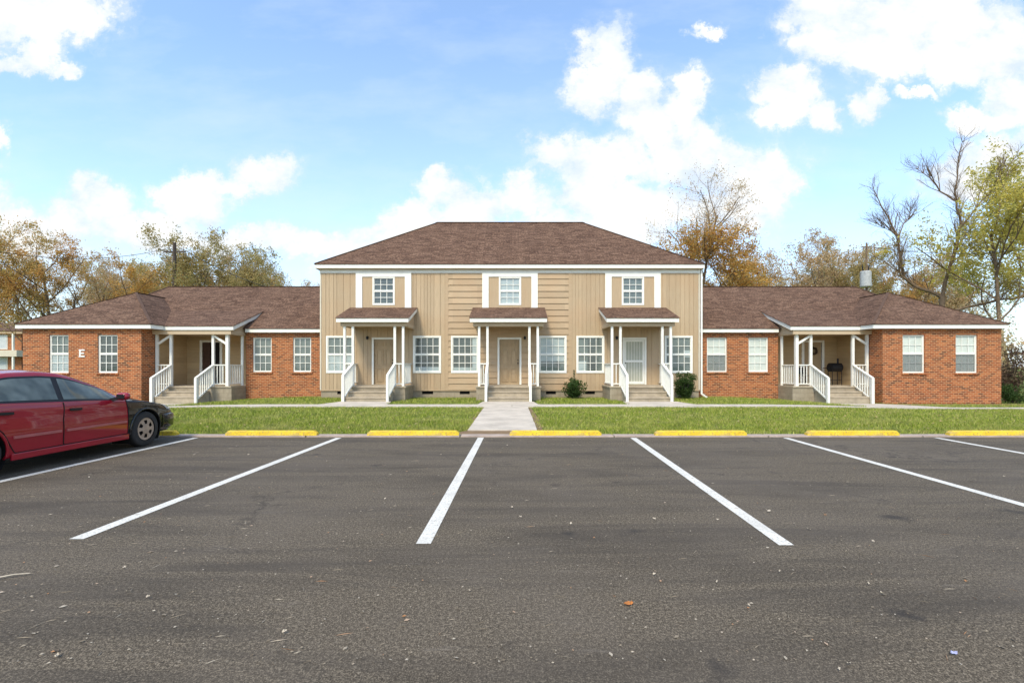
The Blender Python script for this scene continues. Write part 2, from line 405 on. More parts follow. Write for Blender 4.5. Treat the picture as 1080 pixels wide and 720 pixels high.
for cx, w0, w1, y1 in ((-5.78,1.0,1.25,18.95),(-.15,1.0,1.1,18.95),(5.45,1.05,1.25,18.95),(-14.3,1.15,1.6,20.2),(14.3,1.15,1.6,20.2)):
    mb.slab([(cx-w1,17.43,gz(cx,17.4)+.029),(cx+w1,17.43,gz(cx,17.4)+.029),(cx+w0,y1,gz(cx,y1)+.03),(cx-w0,y1,gz(cx,y1)+.03)], .12)
tag(mb.build('entrance_aprons', M['walk']), kind='structure')
# bare soil at the kerb end of the walk and along its edges
mb = MB()
def blob(m, pts, up): m.poly([(x,y,gz(x,y)+up) for x, y in pts])
blob(mb, [(-1.25,9.56),(.75,9.56),(.72,9.9),(.62,10.15),(-1.0,10.15),(-1.12,9.9)], .012)
blob(mb, [(.55,10.2),(.66,10.2),(.70,12.5),(.66,14.4),(.64,16.2),(.55,16.2)], .012)
blob(mb, [(-1.02,10.2),(-.95,10.2),(-.94,13),(-.95,16.2),(-1.0,16.2),(-1.05,13)], .012)
for s_ in (-1,1):
    blob(mb, [(s_*15.9,20.55),(s_*21.6,20.55),(s_*21.6,19.3),(s_*18.5,19.0),(s_*16.0,19.4)], .012)
tag(mb.build('bare_soil', M['dirt'], recalc=False), kind='structure')

# grass: blades in one object
npr = np.random.RandomState(3)
def grass(n, x0, x1, y0, y1, h0, h1, w, keep):
    x = npr.uniform(x0, x1, n); y = npr.uniform(y0, y1, n); k = keep(x, y); x = x[k]; y = y[k]; return x, y, npr.uniform(h0, h1, len(x)), np.full(len(x), w)
def vis(x, y): return np.abs(x) < 1.12*y+.3
def keep_a(x, y):
    pat = np.sin(x*1.7+np.sin(y*2.1))*np.sin(y*1.9+.6*np.sin(x*.9))
    edge = (y < 9.95) & (npr.rand(len(x)) < .55)
    thin = (pat > .55) & (npr.rand(len(x)) < .45)
    return vis(x, y) & ~((x > -.95) & (x < .56) & (y < 16.3)) & ~((x > -1.2) & (x < .78) & (y < 10.1) & (npr.rand(len(x)) < .9)) & ~((x > -.95)&(x<.7)&(npr.rand(len(x)) < .8)) & ~edge & ~thin
def keep_b(x, y):
    ax = np.abs(x)
    inb = (ax < 8.6) & (y > 21.6)
    inb |= (ax >= 8.6) & (ax < 12.5) & (y > 22.3)
    for cx in (-5.78, -.15, 5.45): inb |= (np.abs(x-cx) < 1.36) & (y > 19.85) | (np.abs(x-cx) < 1.12) & (y > 17.3)
    inb |= (ax > 12.5) & (ax < 16) & (y > 21.2) | (ax > 13.1) & (ax < 15.6) & (y > 17.3) | (ax > 15.9) & (y > 20.4)
    inb |= (ax > 15.8) & (y > 19.2) & (npr.rand(len(x)) < .8)
    return vis(x, y) & ~inb
G = [grass(2600, -12, 12, 9.44, 9.6, .02, .05, .009, lambda x, y: npr.rand(len(x)) < .5), grass(150000, -12, 12, 9.56, 12, .03, .10, .010, keep_a), grass(170000, -18.5, 18.5, 11.5, 16.24, .04, .09, .013, keep_a), grass(110000, -24, 24, 17.43, 22.3, .04, .10, .016, keep_b)]
X = np.concatenate([g[0] for g in G]); Y = np.concatenate([g[1] for g in G]); H = np.concatenate([g[2] for g in G]); W = np.concatenate([g[3] for g in G])
def smn(x, a, b): t = np.clip((x-a)/(b-a), 0, 1); return t*t*(3-2*t)
Z = -(.05+.20*smn(np.abs(X), 9, 15))*smn(Y, 12, 22)-.005
N = len(X); th = npr.uniform(0, np.pi, N); lx = npr.normal(0, .5, N)*H; ly = npr.normal(0, .5, N)*H
V = np.empty((N, 3, 3)); V[:,0] = np.stack([X-np.cos(th)*W/2, Y-np.sin(th)*W/2, Z], 1); V[:,1] = np.stack([X+np.cos(th)*W/2, Y+np.sin(th)*W/2, Z], 1); V[:,2] = np.stack([X+lx, Y+ly, Z+H], 1)
me = bpy.data.meshes.new('grass'); me.vertices.add(N*3); me.vertices.foreach_set('co', V.reshape(-1))
me.loops.add(N*3); me.loops.foreach_set('vertex_index', np.arange(N*3, dtype=np.int32)); me.polygons.add(N)
me.polygons.foreach_set('loop_start', np.arange(0, N*3, 3, dtype=np.int32)); me.polygons.foreach_set('loop_total', np.full(N, 3, dtype=np.int32))
me.update(); me.materials.append(M['grass']); go = bpy.data.objects.new('grass', me); COL.objects.link(go)
tag(go, 'short green and straw coloured lawn grass around the building', 'grass', kind='stuff')

# ------------------------------------------------------------------ the building
B = empty('apartment_building', (0, 21.7, 0), 'long tan and red brick apartment building with two storey centre and low brick wings', 'apartment building')
def P(m, name, mat, parent=B, label=None, **kw):
    o = m.build(name, M[mat], parent, **kw)
    if label: o['label'] = label
    return o
def window(x0, x1, z0, z1, yw, cols, rows, trim, proud, blind='blind_grey', lower=None, sill=False, screen=False, label=None, extra=None):
    """opening x0..x1, z0..z1 in a wall whose face is at yw (facing -y)"""
    f = MB(); y0, y1 = yw-proud, yw+.10
    fx0, fx1, fz0, fz1 = (x0-trim, x1+trim, z0-trim, z1+trim) if proud > 0 else (x0, x1, z0, z1)
    if proud <= 0: y0 = yw+.055
    t = trim if proud > 0 else trim
    ix0, ix1, iz0, iz1 = (x0, x1, z0, z1) if proud > 0 else (x0+t, x1-t, z0+t, z1-t)
    f.box(fx0, ix0, y0, y1, fz0, fz1); f.box(ix1, fx1, y0, y1, fz0, fz1)
    f.box(ix0, ix1, y0+.002, y1, fz0, iz0); f.box(ix0, ix1, y0+.002, y1, iz1, fz1)
    zm = (iz0+iz1)/2; yp = y0+.045 if proud > 0 else yw+.085
    s_ = .028
    f.box(ix0, ix1, yp-.022, yp+.02, zm-.022, zm+.022)
    for a, b in ((iz0, zm-.02), (zm+.02, iz1)):
        f.box(ix0, ix0+s_, yp-.015, yp+.02, a, b); f.box(ix1-s_, ix1, yp-.015, yp+.02, a, b)
        f.box(ix0+s_, ix1-s_, yp-.014, yp+.02, a, a+s_); f.box(ix0+s_, ix1-s_, yp-.014, yp+.02, b-s_, b)
    w = P(f, 'window', 'trim', label=label)
    P(MB().poly([(ix0,yp,iz0),(ix1,yp,iz0),(ix1,yp,iz1),(ix0,yp,iz1)]), 'pane', 'glass', w, recalc=False)
    g = MB(); m_ = .0125
    for i in range(1, cols):
        x = ix0+s_+(ix1-ix0-2*s_)*i/cols; g.box(x-m_, x+m_, yp-.008, yp-.001, iz0+s_, zm-.022); g.box(x-m_, x+m_, yp-.008, yp-.001, zm+.022, iz1-s_)
    for a, b in ((iz0, zm), (zm, iz1)):
        for j in range(1, rows//2):
            z = a+(b-a)*j/(rows//2); g.box(ix0+s_, ix1-s_, yp-.010, yp-.0015, z-m_, z+m_)
    P(g, 'muntins', 'trim', w)
    yb = yp+.028
    P(MB().poly([(ix0,yb,iz0),(ix1,yb,iz0),(ix1,yb,iz1),(ix0,yb,iz1)]), 'blind', blind, w)
    for mt, a_, b_, c_, d_ in (extra or []):
        P(MB().poly([(ix0+(ix1-ix0)*a_,yb-.014,iz0+(iz1-iz0)*c_),(ix0+(ix1-ix0)*b_,yb-.014,iz0+(iz1-iz0)*c_),(ix0+(ix1-ix0)*b_,yb-.014,iz0+(iz1-iz0)*d_),(ix0+(ix1-ix0)*a_,yb-.014,iz0+(iz1-iz0)*d_)]), 'curtain', mt, w)
    if lower:
        P(MB().poly([(ix0,yb-.010,iz0),(ix1,yb-.010,iz0),(ix1,yb-.010,iz0+(iz1-iz0)*lower[1]),(ix0,yb-.010,iz0+(iz1-iz0)*lower[1])]), 'curtain', lower[0], w)
    if screen:
        P(MB().poly([(ix0+.01,yp-.02,iz0+.01),(ix1-.01,yp-.02,iz0+.01),(ix1-.01,yp-.02,zm-.01),(ix0+.01,yp-.02,zm-.01)]), 'insect_screen', 'screen', w)
    if sill:
        P(MB().box(x0-.06, x1+.06, yw-.055, yw+.08, z0-.075, z0-.002), 'sill', 'brick', w)
    return w

# --- centre block
XL, XR, YF, YB = -8.68, 8.49, 21.70, 30.6
ZS, ZT = .32, 5.62            # siding bottom / top
gw = [(-8.41,-7.15),(-4.48,-3.21),(-2.76,-1.50),(1.20,2.47),(2.91,4.18),(6.90,8.17)]
GZ0, GZ1, TW = 1.08, 2.76, .075
uw = [(-5.81,), (-.09,), (5.47,)]
doors = [-5.80, -.115, 5.54]
DW, DZ0, DZ1 = .455, .56, 2.60
holes = [(a+TW, b-TW, GZ0+TW, GZ1-TW) for a, b in gw]
holes += [(c-.505+.06, c+.505-.06, 4.15+.06, 5.43-.06) for (c,) in uw]
holes += [(d-DW, d+DW, DZ0, DZ1) for d in doors]
def face_wall(m, x0, x1, z0, z1, y, hs, th=.14):
    for a, b, c, d in rects_minus(x0, x1, z0, z1, hs): m.box(a, b, y, y+th, c, d)
def vboards(x0, x1, z0, z1, y, hs, seed):
    r = random.Random(seed); m = MB(); x = x0
    while x < x1-.02:
        w = r.choice([.15,.20,.20,.30]); xe = min(x+w, x1)
        if x1-xe < .1: xe = x1
        for a, b, c, d in rects_minus(x+.007, xe-.007, z0, z1, hs): m.box(a, b, y-.020, y+.01, c, d)
        x = xe
    return m
def laps(x0, x1, z0, z1, y, hs, pitch=.285):
    m = MB(); n = max(1, round((z1-z0)/pitch)); p = (z1-z0)/n
    for i in range(n):
        a, b = z0+i*p, z0+(i+1)*p
        for c0, c1, d0, d1 in rects_minus(x0, x1, a, b, hs):
            f0 = .042-.034*(d0-a)/p; f1 = .042-.034*(d1-a)/p
            k = len(m.v); m.v += [(c0,y-f0,d0),(c1,y-f0,d0),(c1,y-f1,d1),(c0,y-f1,d1),(c0,y+.01,d0),(c1,y+.01,d0),(c1,y+.01,d1),(c0,y+.01,d1)]
            m.f += [tuple(k+q for q in t) for t in ((0,1,2,3),(0,4,5,1),(1,5,6,2),(2,6,7,3),(3,7,4,0))]
    return m
m = MB(); face_wall(m, XL, XR, ZS, ZT, YF, holes); m.box(XL, XL+.14, YF+.14, YB, ZS, ZT); m.box(XR-.14, XR, YF+.14, YB, ZS, ZT); m.box(XL, XR, YB, YB+.14, ZS, ZT)
P(m, 'wall', 'tan')
bays = [(c-1.255, c+1.255, 4.03, 5.80) for (c,) in uw]
TL0, TL1, TR0, TR1 = -3.03, -2.88, 2.56, 2.72
P(vboards(XL+.05, TL0, ZS, ZT, YF, holes+bays, 1), 'board_siding', 'board')
P(vboards(TR1, XR-.05, ZS, ZT, YF, holes+bays, 2), 'board_siding', 'board')
P(laps(TL1, TR0, ZS, ZT, YF, holes+bays), 'lap_siding', 'lap')
for a, b in ((TL0, TL1), (TR0, TR1)): P(MB().box(a, b, YF-.034, YF+.01, ZS, ZT), 'divider_trim', 'lap')
for a, b in ((XL-.012, XL+.048), (XR-.048, XR+.012)): P(MB().box(a, b, YF-.036, YF+.05, ZS, ZT), 'corner_trim', 'cream')
m = MB(); m.box(XL-.02, XR+.02, YF-.045, YF-.002, 5.60, 5.76); P(m, 'frieze_board', 'trim')
m = MB(); m.box(XL-.10, XR+.10, YF-.20, YF+.3, 5.76, 5.80); m.box(XL-.10,XL+.3,YF+.3,YB+.2,5.76,5.8); m.box(XR-.3,XR+.1,YF+.3,YB+.2,5.76,5.8); P(m, 'soffit', 'tansoft')
m = MB(); m.box(XL-.17, XR+.15, YF-.235, YF-.20, 5.78, 5.965); m.box(XL-.17, XL-.135, YF-.2, YB+.3, 5.78, 5.965); m.box(XR+.115, XR+.15, YF-.2, YB+.3, 5.78, 5.965); P(m, 'fascia', 'trim')
# foundation and vents
vents = [(-7.93,-7.66),(-4.08,-3.58),(-2.37,-1.92),(1.54,1.99),(3.32,3.76)]
m = MB(); hv = [(a, b, .12, .27) for a, b in vents]; face_wall(m, XL+.02, XR-.02, -.3, ZS-.002, YF+.02, hv); m.box(XL+.02,XL+.15,YF+.17,YB,-.3,ZS-.002); m.box(XR-.15,XR-.02,YF+.17,YB,-.3,ZS-.002)
P(m, 'foundation', 'block')
m = MB(); m.box(XL+.0, XR-.0, YF-.03, YF+.02, ZS-.05, ZS+.0); P(m, 'sill_board', 'tan')
for a, b in vents:
    m = MB().box(a, b, YF+.09, YF+.12, .12, .27)
    for i in range(4): z = .14+.035*i; m.bar((a, YF+.05, z), (b, YF+.05, z), .004, .02)
    P(m, 'foundation_vent', 'darkvoid')
# upper bays
for i, (c,) in enumerate(uw):
    m = MB(); y0 = YF-.06
    m.box(c-1.255, c-.965, y0, YF+.02, 4.03, 5.615); m.box(c+.965, c+1.255, y0, YF+.02, 4.03, 5.615)
    m.box(c-.965, c+.965, y0+.003, YF+.02, 5.43, 5.612)
    P(m, 'bay_surround', 'trim')
    m = MB(); 
    for a, b in ((c-.965, c-.505), (c+.505, c+.965)): m.box(a, b, YF-.022, YF+.01, 4.03, 5.43)
    m.box(c-.505, c+.505, YF-.022, YF+.01, 4.03, 4.15)
    P(m, 'bay_panel', 'board')
    window(c-.445, c+.445, 4.21, 5.37, YF-.02, 3, 4, .06, .025, blind=('painted_room_dark','blind_mid','blind_grey')[i])
# ground floor windows
bl = [('blind_grey', ('blind_mid', .5)), ('painted_room_dark', None), ('painted_room_dark', None), ('blind_mid', None), ('blind_grey', None), ('blind_grey', None)]
ex = [None, [('blind_mid',0,1,0,.13)], [('blind_mid',0,1,0,.12),('blind_mid',.80,1,.12,1)], [('blind_grey',.0,1,0,.30),('blind_white',.70,.78,.1,.42)], [('blind_mid',0,.34,.0,.3),('painted_room_dark',.4,.7,.0,1)], [('painted_room_dark',0,.2,0,1),('blind_mid',.72,1,.42,.62)]]
for (a, b), (k, lo), e_ in zip(gw, bl, ex): window(a+TW, b-TW, GZ0+TW, GZ1-TW, YF-.02, 4, 4, TW, .03, blind=k, lower=lo, extra=e_)
# doors
def panel_door(d, z0, z1, y, mat, hw=.455, wreath=False):
    m = MB(); m.box(d-hw, d+hw, y, y+.045, z0, z1); H_ = z1-z0
    rows = [(.06,.36),(.42,.78),(.84,.95)]
    for sx in (-1, 1):
        a, b = (d-hw+.11, d-.05) if sx < 0 else (d+.05, d+hw-.11)
        for r0, r1 in rows:
            za, zb = z0+H_*r0, z0+H_*r1
            for q in ((a,b,za,za+.03),(a,b,zb-.03,zb),(a,a+.03,za+.03,zb-.03),(b-.03,b,za+.03,zb-.03)): m.box(q[0],q[1],y-.028,y+.002,q[2],q[3])
            m.box(a+.065, b-.065, y-.013, y+.002, za+.065, zb-.065)
    o = P(m, 'door', mat)
    P(MB().lathe([(0,-.045),(.028,-.04),(.032,-.02),(.012,-.005),(.012,.01)], 10, (0,0,0)), 'tmp', 'black') if False else None
    kx = d+hw-.07
    hb = MB(); hb.tube([(kx,y,z0+.95),(kx,y-.05,z0+.95)], [.012,.03], 8); P(hb, 'handle', 'black', o); P(MB().tube([(kx,y,z0+1.1),(kx,y-.02,z0+1.1)], [.026,.026], 8), 'deadbolt', 'black', o)
    return o
def door_frame(d, z0, z1, y, hw=.455, w=.085):
    m = MB(); m.box(d-hw-w, d-hw, y-.04, y+.08, z0, z1+w); m.box(d+hw, d+hw+w, y-.04, y+.08, z0, z1+w); m.box(d-hw, d+hw, y-.038, y+.08, z1, z1+w)
    return P(m, 'door_frame', 'trim')
for d in doors[:2]:
    panel_door(d, DZ0+.01, DZ1, YF+.04, 'door'); door_frame(d, DZ0, DZ1, YF-.01)
    P(MB().box(d-.46, d+.46, YF-.05, YF+.04, DZ0-.02, DZ0+.012), 'threshold', 'step')
d = doors[2]
df = door_frame(d, DZ0, DZ1, YF-.01)
m = MB(); y = YF-.015
m.box(d-.45, d-.37, y, y+.03, .58, 2.59); m.box(d+.37, d+.45, y, y+.03, .58, 2.59); m.box(d-.37, d+.37, y, y+.03, 2.50, 2.59); m.box(d-.37, d+.37, y, y+.03, .58, .70); m.box(d-.37, d+.37, y+.002, y+.028, 1.57, 1.66)
sd = P(m, 'storm_door', 'trim', label='white storm door with vertical bars over pale glass')
m = MB()
for i in range(1, 6): x = d-.37+.74*i/6; m.box(x-.007, x+.007, y+.008, y+.02, .70, 2.50)
P(m, 'bars', 'trim', sd); P(MB().poly([(d-.37,y+.024,.7),(d+.37,y+.024,.7),(d+.37,y+.024,2.5),(d-.37,y+.024,2.5)]), 'glass_panel', 'stormglass', sd)
P(MB().box(d-.42, d-.385, y-.04, y, 1.5, 1.56), 'handle', 'black', sd)
for x in (-6.53, .58, 4.73):
    m = MB(); m.lathe([(.0,.06),(.05,.05),(.055,-.04),(.03,-.09),(0,-.1)], 10, (x, YF-.12, 2.68)); m.box(x-.04, x+.04, YF-.03, YF-.017, 2.62, 2.74); m.bar((x,YF-.03,2.72),(x,YF-.12,2.74),.02)
    P(m, 'wall_lamp', 'black')
# main hip roof
e = dict(x0=XL-.18, x1=XR+.16, y0=YF-.26, y1=YB+.36); zE = 5.975; h = (e['y1']-e['y0'])/2; sl = .685
rx0, rx1, ry, rz = e['x0']+h, e['x1']-h, e['y0']+h, zE+h*sl
A_, B_, C_, D_ = (e['x0'],e['y0'],zE), (e['x1'],e['y0'],zE), (e['x1'],e['y1'],zE), (e['x0'],e['y1'],zE); E_, F_ = (rx0,ry,rz), (rx1,ry,rz)
m = MB()
for q in ([A_,B_,F_,E_],[C_,D_,E_,F_],[D_,A_,E_],[B_,C_,F_]): m.slab(q, .03)
roof = P(m, 'roof', 'shingle')
m = MB()
for a, b in ((A_,E_),(B_,F_),(E_,F_),(C_,F_),(D_,E_)):
    a = Vector(a)+Vector((0,0,.012)); b = Vector(b)+Vector((0,0,.012)); m.bar(a, b, .14, .02)
P(m, 'ridge_cap', 'ridge', roof)

# --- porches
def rail(m, p, q, h0=.10, h1=.94, w=.085, bal=.033, sp=.13, skip_ends=True):
    """balustrade between floor points p and q (may slope)"""
    p = Vector(p); q = Vector(q); m.bar(p+Vector((0,0,h1)), q+Vector((0,0,h1)), w, .045); m.bar(p+Vector((0,0,h0)), q+Vector((0,0,h0)), .055, .045)
    L = (Vector((q.x,q.y,0))-Vector((p.x,p.y,0))).length; n = max(1, round(L/sp))
    for i in range(1, n):
        c = p+(q-p)*(i/n); m.box(c.x-bal/2, c.x+bal/2, c.y-bal/2, c.y+bal/2, c.z+h0+.01, c.z+h1-.012)
def stair(porch, x0, x1, ytop, zs, tread=.46, ground=-.05):
    m = MB(); n = len(zs)
    for k, z in enumerate(zs):
        ya = ytop-tread*(k+1); m.box(x0, x1, ya, ytop-tread*k, ground-.1, z-.05); m.box(x0-.015, x1+.015, ya-.03, ytop-tread*k-.002, z-.052, z)
    return P(m, 'steps', 'step', porch)
def townhouse_porch(cx, rh, tilt):
    zl = .55; yl = 19.98; yp = 20.12; yr = 19.86
    m = MB(); m.box(cx-1.34, cx+1.34, yl, YF-.04, -.3, zl-.06)
    po = P(m, 'porch', 'block')
    m = MB(); m.box(cx-1.37, cx+1.37, yl-.04, YF-.035, zl-.062, zl); P(m, 'landing', 'step', po)
    stair(po, cx-.86, cx+.86, yl-.04, [.36, .155])
    for s_ in (-1.23, -.88, .88, 1.23):
        x = cx+s_; P(MB().box(x-.048, x+.048, yp-.048, yp+.048, zl, 3.06), 'post', 'white', po)
    yn, zn = 18.92, -.05
    for s_ in (-1, 1):
        x = cx+.88*s_; m = MB()
        m.box(x-.048, x+.048, yn-.048, yn+.048, gz(x, yn)-.02, 1.0)
        m.bar((x, yn-.03, 1.015), (x, yp-.05, zl+.93), .10, .045); m.bar((x, yn+.04, .12), (x, yp-.05, zl+.07), .055, .05)
        nb = 8
        for i in range(1, nb+1):
            t = i/(nb+1); yy = yn+(yp-yn)*t; za = .12+(zl-.05)*t; zb = 1.0+(zl+.93-1.015)*t; m.box(x-.017, x+.017, yy-.017, yy+.017, za, zb)
        xa, xb = sorted((cx+.93*s_, cx+1.18*s_)); rail(m, (xa, yp, zl), (xb, yp, zl), sp=.1)
        rail(m, (cx+1.23*s_, yp+.05, zl), (cx+1.23*s_, YF-.04, zl), sp=.13)
        P(m, 'railing', 'white', po)
    # roof: beam box, shed roof, fascia, side panels
    zt, zf = 4.03, 3.40
    x0, x1 = cx-rh, cx+rh
    m = MB(); m.box(x0+.12, x1-.12, yr+.16, yr+.30, 3.06, 3.22); m.box(x0+.12, x0+.24, yr+.30, YF-.02, 3.06, 3.22); m.box(x1-.24, x1-.12, yr+.30, YF-.02, 3.06, 3.22)
    m.box(x0+.24, x1-.24, yr+.30, YF-.02, 3.15, 3.18)
    P(m, 'beam', 'tansoft', po)
    for xa, xb in ((x0+.125, x0+.165), (x1-.165, x1-.125)):
        m = MB()
        pts = [(yr+.17,3.22),(YF-.02,3.22),(YF-.02,zt-.06),(yr+.17,3.40)]
        b = len(m.v); m.v += [(xa,y,z) for y, z in pts]+[(xb,y,z) for y, z in pts]
        m.f += [(b,b+1,b+2,b+3),(b+4,b+7,b+6,b+5)]+[(b+i,b+4+i,b+4+(i+1)%4,b+(i+1)%4) for i in range(4)]
        P(m, 'side_panel', 'tan', po)
    m = MB(); m.box(x0, x1, yr, yr+.03, 3.215, 3.385); sl_ = (zt-zf)/(YF-yr)
    for xa, xb in ((x0, x0+.03), (x1-.03, x1)):
        pts = [(yr+.03,3.22),(YF-.03,zt-.18),(YF-.03,zt-.01),(yr+.03,3.385)]
        b = len(m.v); m.v += [(xa,y,z) for y, z in pts]+[(xb,y,z) for y, z in pts]
        m.f += [(b,b+1,b+2,b+3),(b+4,b+7,b+6,b+5)]+[(b+i,b+4+i,b+4+(i+1)%4,b+(i+1)%4) for i in range(4)]
    P(m, 'fascia', 'trim', po)
    m = MB(); m.slab([(x0-.03,yr-.03,zf),(x1+.03,yr-.03,zf),(x1+.03,YF-.04,zt+.01),(x0-.03,YF-.04,zt+.01)], .022); P(m, 'roof', 'shingle', po)
    return po
townhouse_porch(-5.80, 1.50, 0); townhouse_porch(-.15, 1.60, 0); townhouse_porch(5.43, 1.50, 0)
# downspout at the right hand corner
m = MB(); x = XR+.05; m.box(x, x+.07, YF-.06, YF+.0, .12, 5.75); m.bar((x+.035,YF-.03,.15),(x+.22,YF-.2,-.02),.07,.06); P(m, 'downspout', 'trim')

# --- wings
YR, YPB, YLG, YLGF = 22.40, 23.5, 20.60, 20.40
XO, XI, XRC = 21.05, 15.95, 12.45
for S in (-1, 1):
    side = 'left' if S < 0 else 'right'
    X0 = 8.68 if S < 0 else 8.49
    def bx(m, a, b, y0, y1, z0, z1): return m.box(S*a, S*b, y0, y1, z0, z1)
    # windows: real openings
    rw = [(9.40,10.25),(11.25,12.13)] if S < 0 else [(9.12,10.06),(11.07,11.99)]
    lw = [(16.97,17.83),(19.08,19.93)] if S < 0 else [(16.81,17.76),(19.09,20.03)]
    m = MB(); hs = [(min(S*a,S*b), max(S*a,S*b), 1.12, 2.74) for a, b in rw]
    face_wall(m, *sorted((S*(X0+.002), S*XRC)), -.5, 2.98, YR, hs, .12)
    bx(m, XRC-.12, XRC-.001, YR+.12, 24, -.5, 2.98); P(m, 'brick_wall', 'brick'); m = MB()
    hs2 = [(min(S*a,S*b), max(S*a,S*b), 1.10, 2.74) for a, b in lw]
    face_wall(m, *sorted((S*XI, S*XO)), -.6, 3.0, YLG, hs2, .12)
    bx(m, XI, XI+.12, YLG+.12, 21.38, -.6, 3.0); bx(m, XO-.12, XO, YLG+.12, 31, -.6, 3.0); bx(m, X0, XO-.12, 30.9, 31, -.5, 3)
    P(m, 'brick_wall', 'brick')
    # soldier course hint above windows, sills
    for i, (a, b) in enumerate(rw):
        a, b = sorted((S*a, S*b))
        window(a, b, 1.12, 2.74, YR, 3, 4, .035, 0, blind='blind_grey' if S < 0 else 'blind_white', sill=True, screen=(S > 0 and i == 0))
    for i, (a, b) in enumerate(lw):
        a, b = sorted((S*a, S*b))
        if S < 0: window(a, b, 1.10, 2.74, YLG, 3, 4, .04, 0, blind='painted_room_dark' if i == 0 else 'blind_grey', lower=('blind_mid', .5) if i == 1 else None, sill=True)
        else: window(a, b, 1.10, 2.74, YLG, 3, 4, .04, 0, blind='blind_white', sill=True, screen=True)
    # recess eave
    m = MB(); bx(m, X0+.005, XRC-.08, YR-.20, YR-.165, 2.955, 3.13); P(m, 'fascia', 'trim')
    m = MB(); bx(m, X0+.005, XRC-.05, YR-.165, YR-.002, 2.965, 3.0); bx(m, XI-.35, XO+.05, YLG-.16, YLG-.002, 3.0, 3.03); P(m, 'soffit', 'tansoft')
    # leg fascia
    m = MB(); XE0, XE1 = XI-.55, XO+.12
    bx(m, XE0, XE1, YLGF, YLGF+.035, 2.995, 3.175); bx(m, XE1-.035, XE1, YLGF+.035, 31.2, 2.995, 3.175); bx(m, XE0, XE0+.035, YLGF+.035, 21.19, 2.995, 3.175)
    P(m, 'fascia', 'trim')
    m = MB(); bx(m, XE0+.035, XI+.0, YLGF+.035, 21.3, 3.0, 3.03); P(m, 'soffit', 'tansoft')
    # porch
    zl = .5; zg = -.25; yl = 21.25
    m = MB(); bx(m, XRC+.002, XI-.002, yl, YPB-.03, zg-.2, zl-.06); po = P(m, 'porch', 'block')
    m = MB(); bx(m, XRC+.0, XI-.002, yl-.035, YPB-.03, zl-.062, zl); P(m, 'landing', 'step', po)
    sm_ = MB()
    for k, z in enumerate([.30, .09]):
        ya, yb = yl-.035-.44*(k+1), yl-.035-.44*k
        bx(sm_, 13.42, 15.18, ya, yb, zg-.2, z-.05); bx(sm_, 13.40, 15.20, ya-.03, yb-.002, z-.052, z)
    P(sm_, 'steps', 'step', po)
    yp = 21.42
    for x, w in ((XRC+.12, .09), (12.72, .13), (13.36, .10), (15.24, .10), (XI-.08, .10)):
        y_ = yp if x > 12.6 else YR-.08
        zt_ = 2.80
        P(MB().box(S*x-w/2, S*x+w/2, y_-w/2, y_+w/2, zl, zt_), 'post', 'white', po)
    m = MB(); m.bar((S*12.76,yp,2.38),(S*13.33,yp,2.75),.07,.09); m.bar((S*15.84,yp,2.38),(S*15.27,yp,2.75),.07,.09); P(m, 'brace', 'white', po)
    m = MB(); rail(m, (S*12.80,yp,zl), (S*13.31,yp,zl), sp=.13); rail(m, (S*12.72,yp+.07,zl), (S*12.60,YR-.1,zl), sp=.12); P(m, 'railing', 'white', po)
    m = MB(); rail(m, (S*15.29,yp,zl), (S*15.82,yp,zl), sp=.13); P(m, 'railing', 'white', po)
    for x in (13.36, 15.24):
        m = MB(); yn = 20.24; g0 = gz(S*x, yn)
        m.box(S*x-.05, S*x+.05, yn-.05, yn+.05, g0-.05, .86)
        m.bar((S*x,yn-.04,.875),(S*x,yp-.05,zl+.93),.10,.045); m.bar((S*x,yn+.05,-.02),(S*x,yp-.05,zl+.07),.055,.05)
        for i in range(1, 8):
            t = i/8; yy = yn+(yp-yn)*t; m.box(S*x-.02, S*x+.02, yy-.02, yy+.02, -.02+.59*t, .86+.57*t)
        P(m, 'railing', 'white', po)
    m = MB(); bx(m, XRC+.02, XI-.0, yl-.02, yl+.14, 2.80, 2.975); bx(m, XRC+.01, XI, yl+.14, YPB-.0, 2.86, 2.89); bx(m, XRC+.02, XRC+.12, yl+.14, YR-.0, 2.80, 2.975)
    P(m, 'beam', 'tansoft', po)
    # gable-side panel beneath the rake
    m = MB(); xa, xb = S*(XRC+.03), S*(XRC+.07); pts = [(yl-.0,2.975),(23.3,2.975),(23.3,3.88),(yl,3.12)]
    b = 0; m.v += [(xa,y,z) for y, z in pts]+[(xb,y,z) for y, z in pts]; m.f += [(0,1,2,3),(4,7,6,5)]+[(i,4+i,4+(i+1)%4,(i+1)%4) for i in range(4)]
    P(m, 'side_panel', 'tan', po)
    # porch back wall
    dc = 14.75
    ho = [(min(S*(dc-.43),S*(dc+.43)), max(S*(dc-.43),S*(dc+.43)), zl, 2.56)]
    P(laps(*sorted((S*XRC, S*XI)), zl, 2.86, YPB, ho, .26), 'lap_siding', 'porchlap', po)
    m = MB(); n_ = 9; p_ = (2.86-zl)/n_       # siding on the inner side wall of the porch
    for i in range(n_):
        a, b_ = zl+i*p_, zl+(i+1)*p_; k = len(m.v); f0, f1 = .028, .008
        m.v += [(S*(XI-f0),21.50,a),(S*(XI-f0),YPB,a),(S*(XI-f1),YPB,b_),(S*(XI-f1),21.50,b_),(S*(XI+.05),21.50,a),(S*(XI+.05),YPB,a),(S*(XI+.05),YPB,b_),(S*(XI+.05),21.50,b_)]
        m.f += [tuple(k+q for q in t) for t in ((0,1,2,3),(0,4,5,1),(3,2,6,7),(0,3,7,4))]
    P(m, 'side_siding', 'porchlap', po)
    c = S*dc
